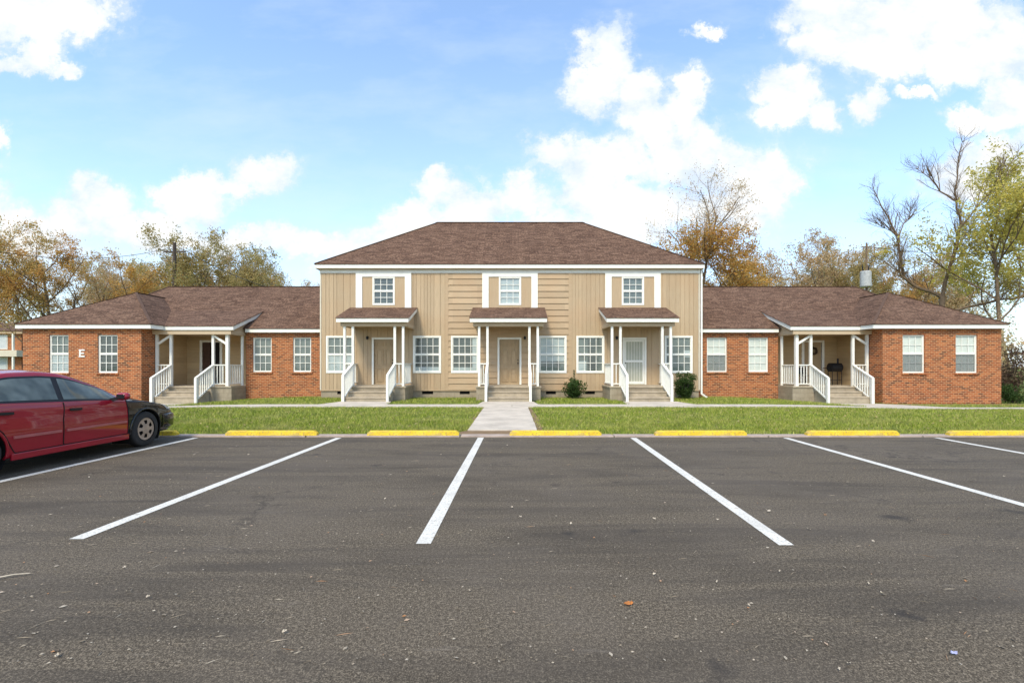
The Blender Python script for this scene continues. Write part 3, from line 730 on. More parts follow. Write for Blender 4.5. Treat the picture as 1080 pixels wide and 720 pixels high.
    m = MB(); m.box(c-.55, c-.43, YPB-.05, YPB+.06, zl, 2.66); m.box(c+.43, c+.55, YPB-.05, YPB+.06, zl, 2.66); m.box(c-.43, c+.43, YPB-.048, YPB+.06, 2.56, 2.66); P(m, 'door_frame', 'trim', po)
    if S < 0:
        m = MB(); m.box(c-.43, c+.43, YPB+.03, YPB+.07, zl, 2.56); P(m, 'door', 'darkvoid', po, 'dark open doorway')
        # brown door leaf standing ajar
        m = MB(); m.bar((c-.42,YPB-.0,zl+1.03),(c-.02,YPB-.06,zl+1.03),.04,2.02); P(m, 'door_leaf', 'browndoor', po, 'dark brown door standing ajar')
    else:
        m = MB(); m.box(c-.43, c+.43, YPB+.02, YPB+.06, zl, 2.56)
        for ax, bx_ in ((-.33,-.05),(.05,.33)):
            for za, zb in ((.62,1.2),(1.3,2.0),(2.1,2.45)): m.box(c+ax, c+bx_, YPB+.012, YPB+.021, za, zb)
        o = P(m, 'door', 'door', po)
    # porch fascia with rake
    m = MB(); x0f = 12.33
    bx(m, x0f, XE0+.0, 21.18, 21.215, 2.99, 3.165)
    xa, xb = S*x0f, S*(x0f+.035); pts = [(21.215,2.99),(23.75,3.93),(23.75,4.10),(21.215,3.165)]
    k = len(m.v); m.v += [(xa,y,z) for y, z in pts]+[(xb,y,z) for y, z in pts]; m.f += [(k,k+1,k+2,k+3),(k+4,k+7,k+6,k+5)]+[(k+i,k+4+i,k+4+(i+1)%4,k+(i+1)%4) for i in range(4)]
    P(m, 'fascia', 'trim', po)
    # roofs
    zE = 3.145; yE = YR-.225; sl = .61; yr_ = 26.5; zr_ = zE+sl*(yr_-yE); yb_ = 30.83+.4
    a0 = X0+.003; xh = 19.0
    m = MB()
    Q = lambda x, y, z: (S*x, y, z)
    m.slab([Q(a0,yE,zE),Q(XO-.1,yE,zE),Q(xh,yr_,zr_),Q(a0,yr_,zr_)], .03)
    m.slab([Q(a0,yb_,zE-.1),Q(XO+.1,yb_,zE-.1),Q(xh,yr_,zr_),Q(a0,yr_,zr_)], .03)
    m.slab([Q(XO+.1,yb_,zE-.1),Q(XO+.0,yE,zE),Q(xh,yr_,zr_)], .03)
    # leg
    lx0, lx1, ly0, zl_ = XE0-.03, XE1+.03, YLGF-.03, 3.19; hw = (lx1-lx0)/2; ax_ = (lx0+lx1)/2; ay = ly0+hw; az = zl_+.61*hw; yend = 25.6
    m.slab([Q(lx0,ly0,zl_),Q(lx1,ly0,zl_),Q(ax_,ay,az)], .03)
    m.slab([Q(lx0,ly0,zl_),Q(lx0,yend,zl_),Q(ax_,yend,az),Q(ax_,ay,az)], .03)
    m.slab([Q(lx1,ly0,zl_),Q(lx1,yb_,zl_-.1),Q(ax_,yend,az),Q(ax_,ay,az)], .03)
    # porch cover
    m.slab([Q(x0f-.03,21.15,3.18),Q(XE0+1.6,21.15,3.18),Q(XE0+1.6,23.95,3.18+.365*2.8),Q(x0f-.03,23.95,3.18+.365*2.8)], .03)
    rf = P(m, 'roof', 'shingle')
    m = MB(); u = .014
    for a, b in ((Q(a0,yr_,zr_+u),Q(xh,yr_,zr_+u)),(Q(XO,yE,zE+u),Q(xh,yr_,zr_+u)),(Q(lx0,ly0,zl_+u),Q(ax_,ay,az+u)),(Q(lx1,ly0,zl_+u),Q(ax_,ay,az+u)),(Q(ax_,ay,az+u),Q(ax_,25.2,az+u))): m.bar(a, b, .12, .012)
    P(m, 'ridge_cap', 'ridge', rf)
    if S < 0:
        m = MB(); m.tube([(-19.3,24.6,3.6),(-19.3,24.6,4.35)], [.06,.06], 8); m.tube([(-19.3,24.6,4.3),(-19.3,24.6,4.38)], [.11,.10], 8); P(m, 'vent_pipe', 'trim', rf)
# the letter
m = MB(); xL = -18.60; z0 = 1.78; y = YLG-.03; w, hh = .235, .33
m.box(xL, xL+.065, y, YLG-.002, z0, z0+hh)
for z, l in ((z0, w), (z0+hh/2-.03, w*.85), (z0+hh-.06, w)): m.box(xL+.065, xL+l, y, YLG-.002, z, z+.06)
m.box(xL-.02, xL+.085, y+.003, YLG-.003, z0-.001, z0+.04) ; m.box(xL-.02, xL+.085, y+.003, YLG-.003, z0+hh-.04, z0+hh+.001)
P(m, 'building_letter', 'trim', label='white block letter E on the brick')

# ------------------------------------------------------------------ porch things
g = empty('barbecue_grill', (15.33, 22.75, .5), 'dark barrel grill on legs standing on the right brick porch beside the tan siding', 'grill')
m = MB(); n = 16
m.tube([(15.08,22.75,1.33),(15.60,22.75,1.33)], [.21,.21], 16); P(m, 'firebox', 'black', g, smooth=False)
for x in (15.12, 15.56):
    for y in (22.60, 22.90): P(MB().tube([(x,y,.5),(x,y,1.25)], [.016,.016], 6), 'leg', 'black', g)
P(MB().box(14.86,15.08,22.62,22.88,1.28,1.31), 'side_shelf', 'black', g)
P(MB().tube([(15.5,22.78,1.45),(15.5,22.78,1.76)], [.04,.04], 8), 'chimney', 'black', g)
P(MB().box(15.14,15.54,22.62,22.88,.72,.74), 'lower_shelf', 'black', g)
c = empty('porch_chair', (13.85, 22.75, .5), 'small dark metal chair behind the white railing of the right brick porch', 'chair')
m = MB(); m.box(13.62,14.08,22.95,22.99,1.0,1.34); P(m, 'backrest', 'black', c); P(MB().box(13.62,14.08,22.55,22.97,.93,.97), 'seat', 'black', c)
for x in (13.64, 14.06):
    for y in (22.57, 22.95): P(MB().box(x-.015,x+.015,y-.015,y+.015,.5,.93), 'leg', 'black', c)
# wreath
m = MB(); r_ = random.Random(5); c0 = Vector((14.78, YPB-.03, 2.13))
for i in range(420):
    t = r_.uniform(0, 6.283); rr = .15+r_.gauss(0,.025); p = c0+Vector((math.cos(t)*rr, -.02+r_.gauss(0,.02), math.sin(t)*rr))
    d1 = Vector((r_.gauss(0,1),r_.gauss(0,1),r_.gauss(0,1))).normalized()*.035; d2 = Vector((r_.gauss(0,1),r_.gauss(0,1),r_.gauss(0,1))).normalized()*.018
    m.poly([p-d1, p+d2, p+d1, p-d2])
tag(m.build('door_wreath', M['leaf_purple'], recalc=False, origin=tuple(c0)), 'dark round wreath hanging on the tan door of the right brick porch', 'wreath')

# ------------------------------------------------------------------ wheel stops
def wheelstop():
    m = MB(); L = .895; prof = [(-.075,0),(-.062,.085),(-.045,.102),(.045,.102),(.062,.085),(.075,0)]
    st = [(-L,.72,.55),(-L+.05,.97,.93)]+[(-L+.05+(2*L-.1)*i/10,1,1) for i in range(11)]+[(L-.05+.001,.97,.93),(L,.72,.55)]
    for x, a, b in st:
        for y, z in prof: m.v.append((x, y*a, z*b if z else 0))
    n = len(prof)
    for i in range(len(st)-1):
        for k in range(n-1): o = i*n; m.f.append((o+k, o+k+1, o+n+k+1, o+n+k))
    m.f.append(tuple(range(n))); m.f.append(tuple((len(st)-1)*n+k for k in range(n))[::-1]); return m
wl = ['yellow concrete wheel stop under the nose of the dark red car', 'first full yellow wheel stop to the right of the red car', 'yellow wheel stop just left of the front walk', 'yellow wheel stop just right of the front walk',
      'second yellow wheel stop to the right of the front walk', 'scuffed yellow wheel stop with rusty chips along its bottom edge', 'yellow wheel stop cut off by the right edge of the photo']
proto = None
for i, (x, rz) in enumerate(((-7.45,.004),(-4.70,-.006),(-1.93,.003),(.85,.0),(3.69,.004),(6.66,-.006),(9.43,.003))):
    if proto is None: proto = o = wheelstop().build('wheel_stop', M['yellow'])
    else: o = proto.copy(); COL.objects.link(o)
    o.location = (x, 9.385, .032 if 0 else .031); o.rotation_euler.z = rz
    o.scale = (1,1,.86); tag(o, wl[i], 'wheel stop', 'yellow wheel stops along the kerb')

# ------------------------------------------------------------------ car
M['carred'] = (lambda t: (t.col(t.ramp(t.noise(t.coord(), 2, 4, .6), [(.3,(.27,.004,.014)),(.7,(.33,.007,.02))])).rough(.5,.15), t.bs.inputs.__getitem__('Coat Weight').__setattr__('default_value', 1.0), t.bs.inputs.__getitem__('Coat Roughness').__setattr__('default_value', .03), t.m)[-1])(NT('car_red'))
M['carblack'] = (lambda t: (t.col(t.ramp(t.noise(t.coord(), 5, 4, .6), [(.3,(.004,.004,.005)),(.7,(.009,.009,.010))])).rough(.5,.08), t.bs.inputs.__getitem__('Coat Weight').__setattr__('default_value', 1.0), t.bs.inputs.__getitem__('Coat Roughness').__setattr__('default_value', .03), t.m)[-1])(NT('car_black'))
def carglass():
    t = NT('car_glass'); n = t.noise(t.coord(), 1.6, 3, .6)
    t.col(t.ramp(n, [(.36,(.06,.072,.062)),(.64,(.24,.27,.235))])).rough(.03,.5); t.bs.inputs['IOR'].default_value = 1.5; return t.m
M['carglass'] = carglass()
M['tyre'] = paint('tyre_rubber', (.035,.031,.028), .2, .85, 8)
M['hubcap'] = paint('dusty_hubcap', (.42,.29,.20), .2, .5, 9, .3)
M['lens'] = paint('headlamp_lens', (.38,.37,.34), .2, .15, 8, spec=.8)
M['redtrim'] = paint('faded_red_moulding', (.42,.11,.10), .1, .5, 8)
CW, CX, CY = .855, -7.155, 9.13
def tb(pts):
    xs_, ys_ = zip(*pts); 
    def f(s):
        return float(sum(np.interp(s+d, xs_, ys_)*w for d, w in ((-.05,.25),(0,.5),(.05,.25))))
    return f
fw = tb([(0,.60),(.04,.69),(.12,.76),(.3,.815),(.6,.845),(1,.855),(3.5,.855),(4.1,.82),(4.35,.74),(4.44,.6)])
fb = tb([(0,.24),(.3,.19),(1,.20),(3.4,.20),(4.1,.24),(4.44,.30)])
ft = tb([(0,.44),(.04,.50),(.09,.56),(.14,.635),(.3,.70),(.6,.775),(.9,.835),(1.15,.875),(1.3,.92),(1.5,1.03),(1.75,1.155),(2.0,1.255),(2.2,1.31),(2.5,1.335),(2.9,1.325),(3.2,1.275),(3.5,1.17),(3.75,1.05),(3.85,1.02),(4.2,1.0),(4.38,.95),(4.44,.7)])
fs = tb([(0,.40),(.04,.46),(.09,.52),(.14,.59),(.3,.66),(.6,.73),(.9,.785),(1.25,.815),(1.5,.835),(2.5,.87),(3.5,.915),(4.2,.95),(4.38,.90),(4.44,.65)])
fr = tb([(0,.42),(.3,.56),(1.0,.66),(1.3,.68),(1.6,.655),(2,.60),(2.5,.565),(3.1,.575),(3.5,.61),(3.8,.64),(4.44,.5)])
def sect(s):
    w, b, t, sh, wr = fw(s), fb(s), ft(s), fs(s), fr(s)
    cab = min(1, max(0, (t-sh-.05)/.3)); zr = t-.02-.045*cab
    zr = max(zr, sh+.012)
    zm_ = min(.50, sh-.12)
    return [(0,b),(w-.16,b),(w-.035,b+.015),(w-.01,b+.09),(w+.0,zm_),(w-.012,(zm_+sh)/2+.02),(w-.05,sh),(wr,zr),(wr-.07-.05*(1-cab),zr+.03),(wr*.5,t-.004),(0,t)]
def catm(P_, v):
    n = len(P_)-1; v = min(max(v, 0), n-1e-6); i = int(v); f = v-i
    p = [P_[max(i-1,0)], P_[i], P_[i+1], P_[min(i+2,n)]]
    out = []
    for k in (0,1):
        a,b,c,d = (q[k] for q in p)
        cub = .5*((2*b)+(-a+c)*f+(2*a-5*b+4*c-d)*f*f+(-a+3*b-3*c+d)*f**3); lin = b+(c-b)*f
        out.append(.55*cub+.45*lin if i not in (0,1,6) else lin)
    return out
def S_(s, v, side=1, off=0):
    x, z = catm(sect(s), v)
    if off:
        a = catm(sect(s), v-.08); b = catm(sect(s), v+.08); d = math.hypot(b[0]-a[0], b[1]-a[1]) or 1
        x += (b[1]-a[1])/d*off; z += -(b[0]-a[0])/d*off
    return (CX+side*x, CY-s, z)
AX = (.87, 3.49); WR = .30; AR = .345; WZ = WR
def inarch(s, z): return any((s-a)**2+(z-WZ)**2 < AR**2 for a in AX)
def patch(name, mat, parent, s0, s1, v0, v1, side, ds=.04, dv=.2, off=0, arch=False, smooth=True):
    """grid on the body surface; s0,s1 may be functions of v"""
    m = MB(); nv = max(1, int(math.ceil((v1-v0)/dv)))
    fa = s0 if callable(s0) else (lambda v: s0); fbb = s1 if callable(s1) else (lambda v: s1)
    ns = max(1, int(math.ceil(max(abs(fbb(v0)-fa(v0)), abs(fbb(v1)-fa(v1)))/ds)))
    idx = {}
    for j in range(nv+1):
        v = v0+(v1-v0)*j/nv
        for i in range(ns+1):
            s = fa(v)+(fbb(v)-fa(v))*i/ns; idx[(i,j)] = len(m.v); m.v.append(S_(s, v, side, off))
    for j in range(nv):
        for i in range(ns):
            q = [idx[(i,j)], idx[(i+1,j)], idx[(i+1,j+1)], idx[(i,j+1)]]
            if arch:
                cy = CY-sum(m.v[k][1] for k in q)/4; cz = sum(m.v[k][2] for k in q)/4
                if inarch(cy, cz) : continue
            m.f.append(tuple(q))
    return P(m, name, mat, parent, smooth=smooth, uv=False)
car = empty('parked_car', (CX, CY-2.2, 0), 'dark red sedan with black front fender and bonnet parked at the left edge', 'car')
S1 = 1.265
for sd_ in (-1, 1):
    patch('body_side', 'carred', car, S1, 4.44, 1.9, 6.0, sd_, .02, .07, arch=True)
    fen = patch('front_fender', 'carblack', car, .30, S1-.006, 1.9, 6.0, sd_, .02, .07, arch=True)
    fen['label'] = 'replacement black front fender'
    patch('bumper', 'carblack', car, 0.0, .296, 0, 6.0, sd_, .03, .1, arch=True)
    patch('pillars', 'carred', car, S1, 4.44, 6.0, 7.6, sd_, .03, .2)
    patch('bonnet', 'carblack', car, .0, S1-.02, 6.0, 10, sd_, .03, .25)
    patch('roof_panel', 'carred', car, 1.98, 3.2, 7.4, 10, sd_, .04, .25)
    patch('boot_lid', 'carred', car, 3.74, 4.44, 7.4, 10, sd_, .04, .25)
    patch('windscreen', 'carglass', car, 1.22, 2.0, 7.15, 10, sd_, .04, .25, off=.004)
    patch('rear_window', 'carglass', car, 3.18, 3.78, 7.15, 10, sd_, .04, .25, off=.004)
    patch('door_window', 'carglass', car, lambda v: 1.36+.25*(v-6.08), lambda v: 2.33-.08*(v-6.1), 6.10, 6.86, sd_, .04, .1, off=.006, smooth=True)
    patch('door_window', 'carglass', car, lambda v: 2.41-.08*(v-6.1), lambda v: 3.24-.05*(v-6.1), 6.10, 6.86, sd_, .04, .1, off=.006)
    # black surround and B pillar
    patch('window_surround', 'black', car, lambda v: 1.30+.25*(v-6.08), 3.30, 6.03, 6.93, sd_, .04, .1, off=.003)
    # doors: shut lines, handles, rubbing strips
    m = MB()
    def seam(pts, w=.007, m=m, sd_=sd_):
        for (sa, va), (sb, vb) in zip(pts, pts[1:]):
            n = max(2, int(abs(va-vb)/.15), int(abs(sb-sa)/.1))
            for i in range(n):
                a = S_(sa+(sb-sa)*i/n, va+(vb-va)*i/n, sd_, .002); b = S_(sa+(sb-sa)*(i+1)/n, va+(vb-va)*(i+1)/n, sd_, .002); m.bar(a, b, w, w)
    seam([(S1,2.9),(S1,6.0)], .012); seam([(2.36,6.0),(2.37,5.4),(2.40,4.6),(2.40,3.1),(2.38,2.8)], .010); seam([(S1,2.85),(3.05,2.85),(3.10,3.3),(3.2,4.2),(3.38,5.0),(3.42,5.9)], .009)
    P(m, 'shut_lines', 'darkvoid', car, uv=False)
    for s0_, s1_ in ((1.31,2.36),(2.44,3.08)):
        m = MB(); n = 10
        for i in range(n):
            a = Vector(S_(s0_+(s1_-s0_)*i/n, 3.93, sd_, .008)); b = Vector(S_(s0_+(s1_-s0_)*(i+1)/n, 3.93, sd_, .008)); a.z = b.z = .475; m.bar(a, b, .018, .036)
        P(m, 'side_moulding', 'redtrim', car)
    for s0_ in (2.12, 3.08):
        m = MB(); a = Vector(S_(s0_, 5.35, sd_, .018)); b = Vector(S_(s0_+.17, 5.35, sd_, .018)); m.bar(a, b, .028, .034); P(m, 'door_handle', 'black', car)
    # sill
    m = MB(); a = Vector(S_(1.25,2.6,sd_,.004)); b = Vector(S_(3.1,2.6,sd_,.004)); a.z = b.z = .225; m.bar(a, b, .03, .085); P(m, 'sill_skirt', 'carred', car, bevel=.01)
    # arches
    for ai, ax in enumerate(AX):
        m = MB(); n = 28; pts = []; 
        for i in range(n+1):
            t = math.pi*(-.08)+math.pi*1.16*i/n; s = ax-math.cos(t)*(AR+.004); z = WZ+math.sin(t)*(AR+.004)
            best = min((abs(S_(s, v/20, 1)[2]-z), v/20) for v in range(36, 120))[1]
            p = Vector(S_(s, best, sd_, .0)); p.z = z; pts.append(p)
        m.tube(pts, [.017]*len(pts), 6); P(m, 'wheel_arch', 'carblack' if ai == 0 else 'carred', car, smooth=True)
        # well liner
        m = MB(); n = 20
        for i in range(n):
            t0, t1 = math.pi*(-.2)+math.pi*1.4*i/n, math.pi*(-.2)+math.pi*1.4*(i+1)/n
            pa = [(CX+sd_*.83, CY-ax+math.cos(t)*(AR+.01), WZ+math.sin(t)*(AR+.01)) for t in (t0, t1)]; pb = [(CX+sd_*.50, p[1], p[2]) for p in pa]
            m.poly([pa[0], pa[1], pb[1], pb[0]])
        m.box(CX+sd_*.49, CX+sd_*.50, CY-ax-AR, CY-ax+AR, .18, WZ+AR); P(m, 'wheel_well', 'darkvoid', car)
    # head lamp
    patch('headlamp', 'lens', car, lambda v: .08+.03*(v-5), lambda v: .34+.10*(v-5), 4.95, 6.1, sd_, .03, .1, off=.006)
    # bumper moulding proud of the nose, with its shut line to the wing
    m = MB(); n = 22; ring = [(.0,.27),(.035,.285),(.045,.36),(.042,.46),(.03,.50),(.0,.515)]
    for i in range(n+1):
        s0_ = .0+.47*i/n; px_, py_, _z = S_(s0_, 4.0, sd_, 0); q = max(0.2, 1-max(0, s0_-.36)/.11)
        ny = .35*max(0, 1-s0_/.14)
        for o_, z_ in ring: m.v.append((px_+sd_*o_*q*.8, py_+o_*ny, z_))
    for i in range(n):
        for k_ in range(len(ring)-1): a_ = i*len(ring)+k_; m.f.append((a_, a_+1, a_+len(ring)+1, a_+len(ring)))
    P(m, 'bumper_cover', 'carblack', car, smooth=True, uv=False)
    m = MB()
    for i in range(8):
        a = Vector(S_(.30+.20*i/8, 5.0, sd_, .003)); b = Vector(S_(.30+.20*(i+1)/8, 5.0, sd_, .003)); a.z = b.z = .535; m.bar(a, b, .008, .008)
    m.bar(Vector(S_(1.12,6.0,sd_,.003)), Vector(S_(.45,6.0,sd_,.003)), .008, .008)
    P(m, 'wing_seam', 'darkvoid', car, uv=False)
    # mirror
    m = MB(); c_ = Vector(S_(1.52, 6.0, sd_, 0)); ce = c_+Vector((sd_*.14, .04, .06))
    ns_, nr = 8, 12
    for i in range(ns_+1):
        a = math.pi*i/ns_
        for k in range(nr):
            b = 2*math.pi*k/nr; cx_, cy_, cz_ = math.cos(a), math.sin(a)*math.cos(b), math.sin(a)*math.sin(b)
            pw = lambda q, e_: math.copysign(abs(q)**e_, q)
            m.v.append((ce.x+.10*pw(cx_,.7), ce.y+.06*pw(cy_,.8), ce.z+.062*pw(cz_,.7)))
    for i in range(ns_):
        for k in range(nr): k2 = (k+1)%nr; m.f.append((i*nr+k, i*nr+k2, (i+1)*nr+k2, (i+1)*nr+k))
    mi = P(m, 'wing_mirror', 'carred', car, smooth=True)
    P(MB().bar(c_+Vector((-sd_*.02,0,.01)), ce-Vector((sd_*.04,0,.02)), .05, .05), 'bracket', 'black', mi)
    P(MB().box(ce.x-.06, ce.x+.06, ce.y-.0635, ce.y-.056, ce.z-.035, ce.z+.035), 'mirror_glass', 'black', mi)
# underside, interior mass
P(MB().box(CX-.66, CX+.66, CY-4.3, CY-.15, .19, .55), 'underbody', 'darkvoid', car)
for ax in AX:
    for sd_ in (-1, 1):
        xo = CX+sd_*(CW-.005); yc = CY-ax; ww = .185
        m = MB(); prof = [(.195,0),(.215,-.006),(.265,-.004),(.287,-.015),(.298,-.035),(.30,-.06),(.30,-ww+.06),(.295,-ww+.03),(.28,-ww+.01),(.2,-ww)]
        m.lathe([(r, sd_*h_) for r, h_ in prof], 40, (xo, yc, WZ), 'X'); ty = P(m, 'tyre', 'tyre', car, smooth=True)
        # hubcap with six windows
        m = MB(); n = 48; rings = [.0,.045,.075,.085,.15,.165,.185,.197]; hz = [.002,.003,.0,-.004,-.012,-.012,-.008,-.02]
        for r, h_ in zip(rings, hz):
            for k in range(n): t = 2*math.pi*k/n; m.v.append((xo+sd_*(h_-.004), yc+r*math.cos(t), WZ+r*math.sin(t)))
        for i in range(len(rings)-1):
            for k in range(n):
                if i in (3,) and (k % 8) in (2,3,4,5): continue
                k2 = (k+1)%n; m.f.append((i*n+k, i*n+k2, (i+1)*n+k2, (i+1)*n+k))
        P(m, 'hubcap', 'hubcap', ty, smooth=False)
        m = MB(); m.lathe([(0,-sd_*.05),(.195,-sd_*.05)], 24, (xo, yc, WZ), 'X'); P(m, 'brake_disc', 'darkvoid', ty)

# ------------------------------------------------------------------ trees
def rv(r): return Vector((r.gauss(0,1), r.gauss(0,1), r.gauss(0,1))).normalized()
class Tree:
    def __init__(s, seed, leafy=1.0, twig=1.0): s.r = random.Random(seed); s.w = MB(); s.sites = []; s.nc0 = 9; s.cl = -.1; s.k0 = (.42,.68)
    def limb(s, pts, r0, r1, n=6):
        k = len(pts); s.w.tube(pts, [r0+(r1-r0)*i/(k-1) for i in range(k)], n, cap=False)
    def grow(s, p, d, L, rad, lvl, maxl):
        r = s.r; n = 5 if lvl < 2 else 4; pts = [p.copy()]; q = p.copy(); dd = d.copy()
        for i in range(n):
            dd = (dd+rv(r)*(.13+.05*lvl)+Vector((0,0,.05))).normalized(); q = q+dd*(L/n); pts.append(q.copy())
        s.limb(pts, rad, rad*.35 if lvl == maxl else rad*.5, (7,6,5,3,3,3)[min(lvl,5)])
        if lvl >= maxl-1: 
            for pt in pts[1:]: s.sites.append((pt.copy(), lvl))
        if lvl >= maxl: return
        nc = (s.nc0,6,5,5,4)[min(lvl,4)]
        for k in range(nc):
            t = (.35 if lvl == 0 else .2)+(.8 if lvl else .65)*(k+r.random()*.6)/nc; t = min(t, 1.0); f = t*n; i = min(int(f), n-1); b = pts[i].lerp(pts[i+1], f-i)
            ax = (pts[i+1]-pts[i]).normalized(); side = (rv(r)); side = (side-ax*side.dot(ax)).normalized()
            ang = r.uniform(.5, 1.0); nd = (ax*math.cos(ang)+side*math.sin(ang)+Vector((0,0,.08))).normalized()
            s.grow(b, nd, L*r.uniform(*(s.k0 if lvl == 0 else (.42,.68)))*(1.15-.45*t), rad*(.35 if lvl else .45)*(1.2-.5*t), lvl+1, maxl)
    def leaves(s, n, size, spread, zmin=None, zmax=None, keep=None):
        m = MB(); r = s.r
        sites = [p for p, l in s.sites if (zmin is None or p.z > zmin) and (zmax is None or p.z < zmax)]
        if not sites: return m
        # uneven: some branches keep their leaves, others have dropped them
        sites = [p for p in sites if math.sin(p.x*2.1+p.z*1.7)+math.sin(p.y*2.3-p.z*2.2)+r.random()*1.2 > .25]
        for _ in range(n):
            p = r.choice(sites)+rv(r)*abs(r.gauss(0, spread)); a = rv(r)*size*r.uniform(.5,1.2); b = rv(r); b = (b-a.normalized()*b.dot(a.normalized())).normalized()*size*r.uniform(.3,.6)
            m.poly([p-a, p-b*.9, p+a, p+b])
        return m
def make_tree(name, label, cat, pos, hgt, seed, leaf, n, size, group=None, rad=.22, maxl=4, spread=.35, lean=(0,0,1), crown=.62, bark='bark', first=None):
    root = empty(name, pos, label, cat, group); T = Tree(seed)
    base = Vector(pos); T.grow(base+Vector((0,0,-.2)), Vector(lean).normalized(), hgt*.72, rad, 0, maxl)
    T.w.build('trunk', M[bark], root, recalc=False, uv=False, smooth=True)
    if n: T.leaves(n, size, spread).build('crown', M[leaf], root, recalc=False, uv=False)
    return root
def shift(label, src, px, D, rz, sc, group):
    c = copy_tree(src); c.location = ((px-540)*D/F, D, -.3); c.rotation_euler.z = rz; c.scale = (sc,)*3; tag(c, label, src['category'], group); return c
GL = 'autumn trees behind the left wing'; GR = 'autumn trees behind the right wing'
def at(px, D): return ((px-540)*D/F, D, -.3)
def hfor(y, D): return HC+(386.5-y)*D/F+.3
# prototypes
tA = make_tree('oak_tree', 'broad autumn oak with golden brown leaves at the far left edge behind the brick wing', 'tree', at(-22,43), hfor(222,43), 11, 'leaf_gold', 12500, .11, GL, .18, spread=.36)
tB = make_tree('oak_tree', 'tall grey green tree topping the ridge beside the utility pole at left', 'tree', at(212,50), hfor(250,50), 23, 'leaf_olive', 11000, .12, GL, .17, spread=.38)
tC = make_tree('oak_tree', 'tan leaved thin tree in the middle of the row behind the right wing', 'tree', at(850,52), hfor(240,52), 31, 'leaf_tan', 11000, .12, GR, .15, spread=.4)
tD = make_tree('oak_tree', 'orange leaved bushy tree just right of the tall tree by the centre roof', 'tree', at(772,46), hfor(252,46), 41, 'leaf_orange', 8000, .12, GR, .16, spread=.42)
for lab, src, px, D, rz, sc in (
    ('golden oak second from the left edge with an open crown against the sky', tA, 52, 46, 2.1, .98),
    ('small tan tree in the gap above the left hip roof', tC, 92, 50, 1.0, .83),
    ('orange tree above the bend of the left wing ridge', tD, 132, 48, 2.2, .86),
    ('reddish orange tree leaning over the left ridge just left of the utility pole', tD, 160, 52, 4.0, .95),
    ('olive tree just right of the utility pole', tB, 238, 52, 2.0, .96),
    ('low olive tree halfway between the utility pole and the tan block', tB, 268, 54, 3.3, .86),
    ('gold tree nearest the left side of the tan block', tA, 292, 62, 4.4, .88),
    ('grey green tree left of the utility pole behind the orange one', tB, 180, 60, 5.0, 1.0),
    ('golden tree filling the gap between the two left edge oaks and the orange tree', tA, 78, 62, 5.5, 1.0),
    ('golden tree behind the reddish orange one on the left ridge', tA, 150, 64, 1.9, 1.02),
    ('bushy olive gold tree between the pole and the tan block set far back', tB, 255, 64, 1.1, 1.12),
    ('far tan tree low behind the middle of the left ridge', tC, 225, 66, 5.1, 1.0),
    ('far small gold tree just left of the tan block', tA, 312, 70, 2.9, .90),
    ('low olive tree directly behind the bend of the left ridge', tB, 118, 58, 3.9, .88),
    ('low orange tree just right of the utility pole base', tD, 206, 56, 1.4, .92),
    ('thin tan tree next to the tan block on its left side', tC, 318, 62, .8, .78),
    ('thin tan tree behind the two left edge oaks', tC, 30, 58, 2.6, 1.05)):
    shift(lab, src, px, D, rz, sc, GL)
for lab, src, px, D, rz, sc in (
    ('tan tree with a thin top at the left end of the right hand row', tC, 818, 56, 2.0, .93),
    ('far gold tree low behind the left half of the right ridge', tA, 830, 66, .9, .98),
    ('far olive tree low behind the right ridge left of the transformer', tB, 902, 66, 4.4, 1.08),
    ('orange tan tree far behind the transformer', tC, 920, 60, 2.2, 1.0),
    ('gold tree behind the bare tree low over the right hip', tA, 985, 62, 4.9, .98),
    ('thin tan tree between the orange tree and the tan row at right', tC, 795, 60, 3.7, .86),
    ('gold tree behind the middle of the right hand row', tA, 865, 64, 5.7, .98),
    ('olive and tan tree just left of the pole transformer', tB, 882, 54, 1.2, 1.0),
    ('gold tree just right of the pole transformer', tA, 936, 56, 3.0, .90),
    ('low orange tree behind the corner of the tan block', tD, 748, 52, 5.2, .80),
    ('tan tree behind the forked bare tree', tC, 968, 58, 4.1, .88),
    ('olive tree low behind the right hip of the roof', tB, 1015, 56, 2.7, .80)):
    shift(lab, src, px, D, rz, sc, GR)
# the tall tree by the centre roof: bare top, orange lower crown
root = empty('oak_tree', at(731,44), 'tall tree with bare twiggy top and orange lower leaves rising right of the centre roof', 'tree'); T = Tree(77); T.nc0 = 16; T.k0 = (.28,.46)
b = Vector(at(731,44)); T.grow(b, Vector((0,0,1)), hfor(182,44)*.78, .16, 0, 4)
T.w.build('trunk', M['bark'], root, recalc=False, uv=False, smooth=True)
T.leaves(15000, .12, .5, zmax=13.0).build('crown', M['leaf_orange'], root, recalc=False, uv=False)
c2 = T.leaves(5000, .08, .35, zmin=11).build('upper_crown', M['leaf_tan'], root, recalc=False, uv=False)
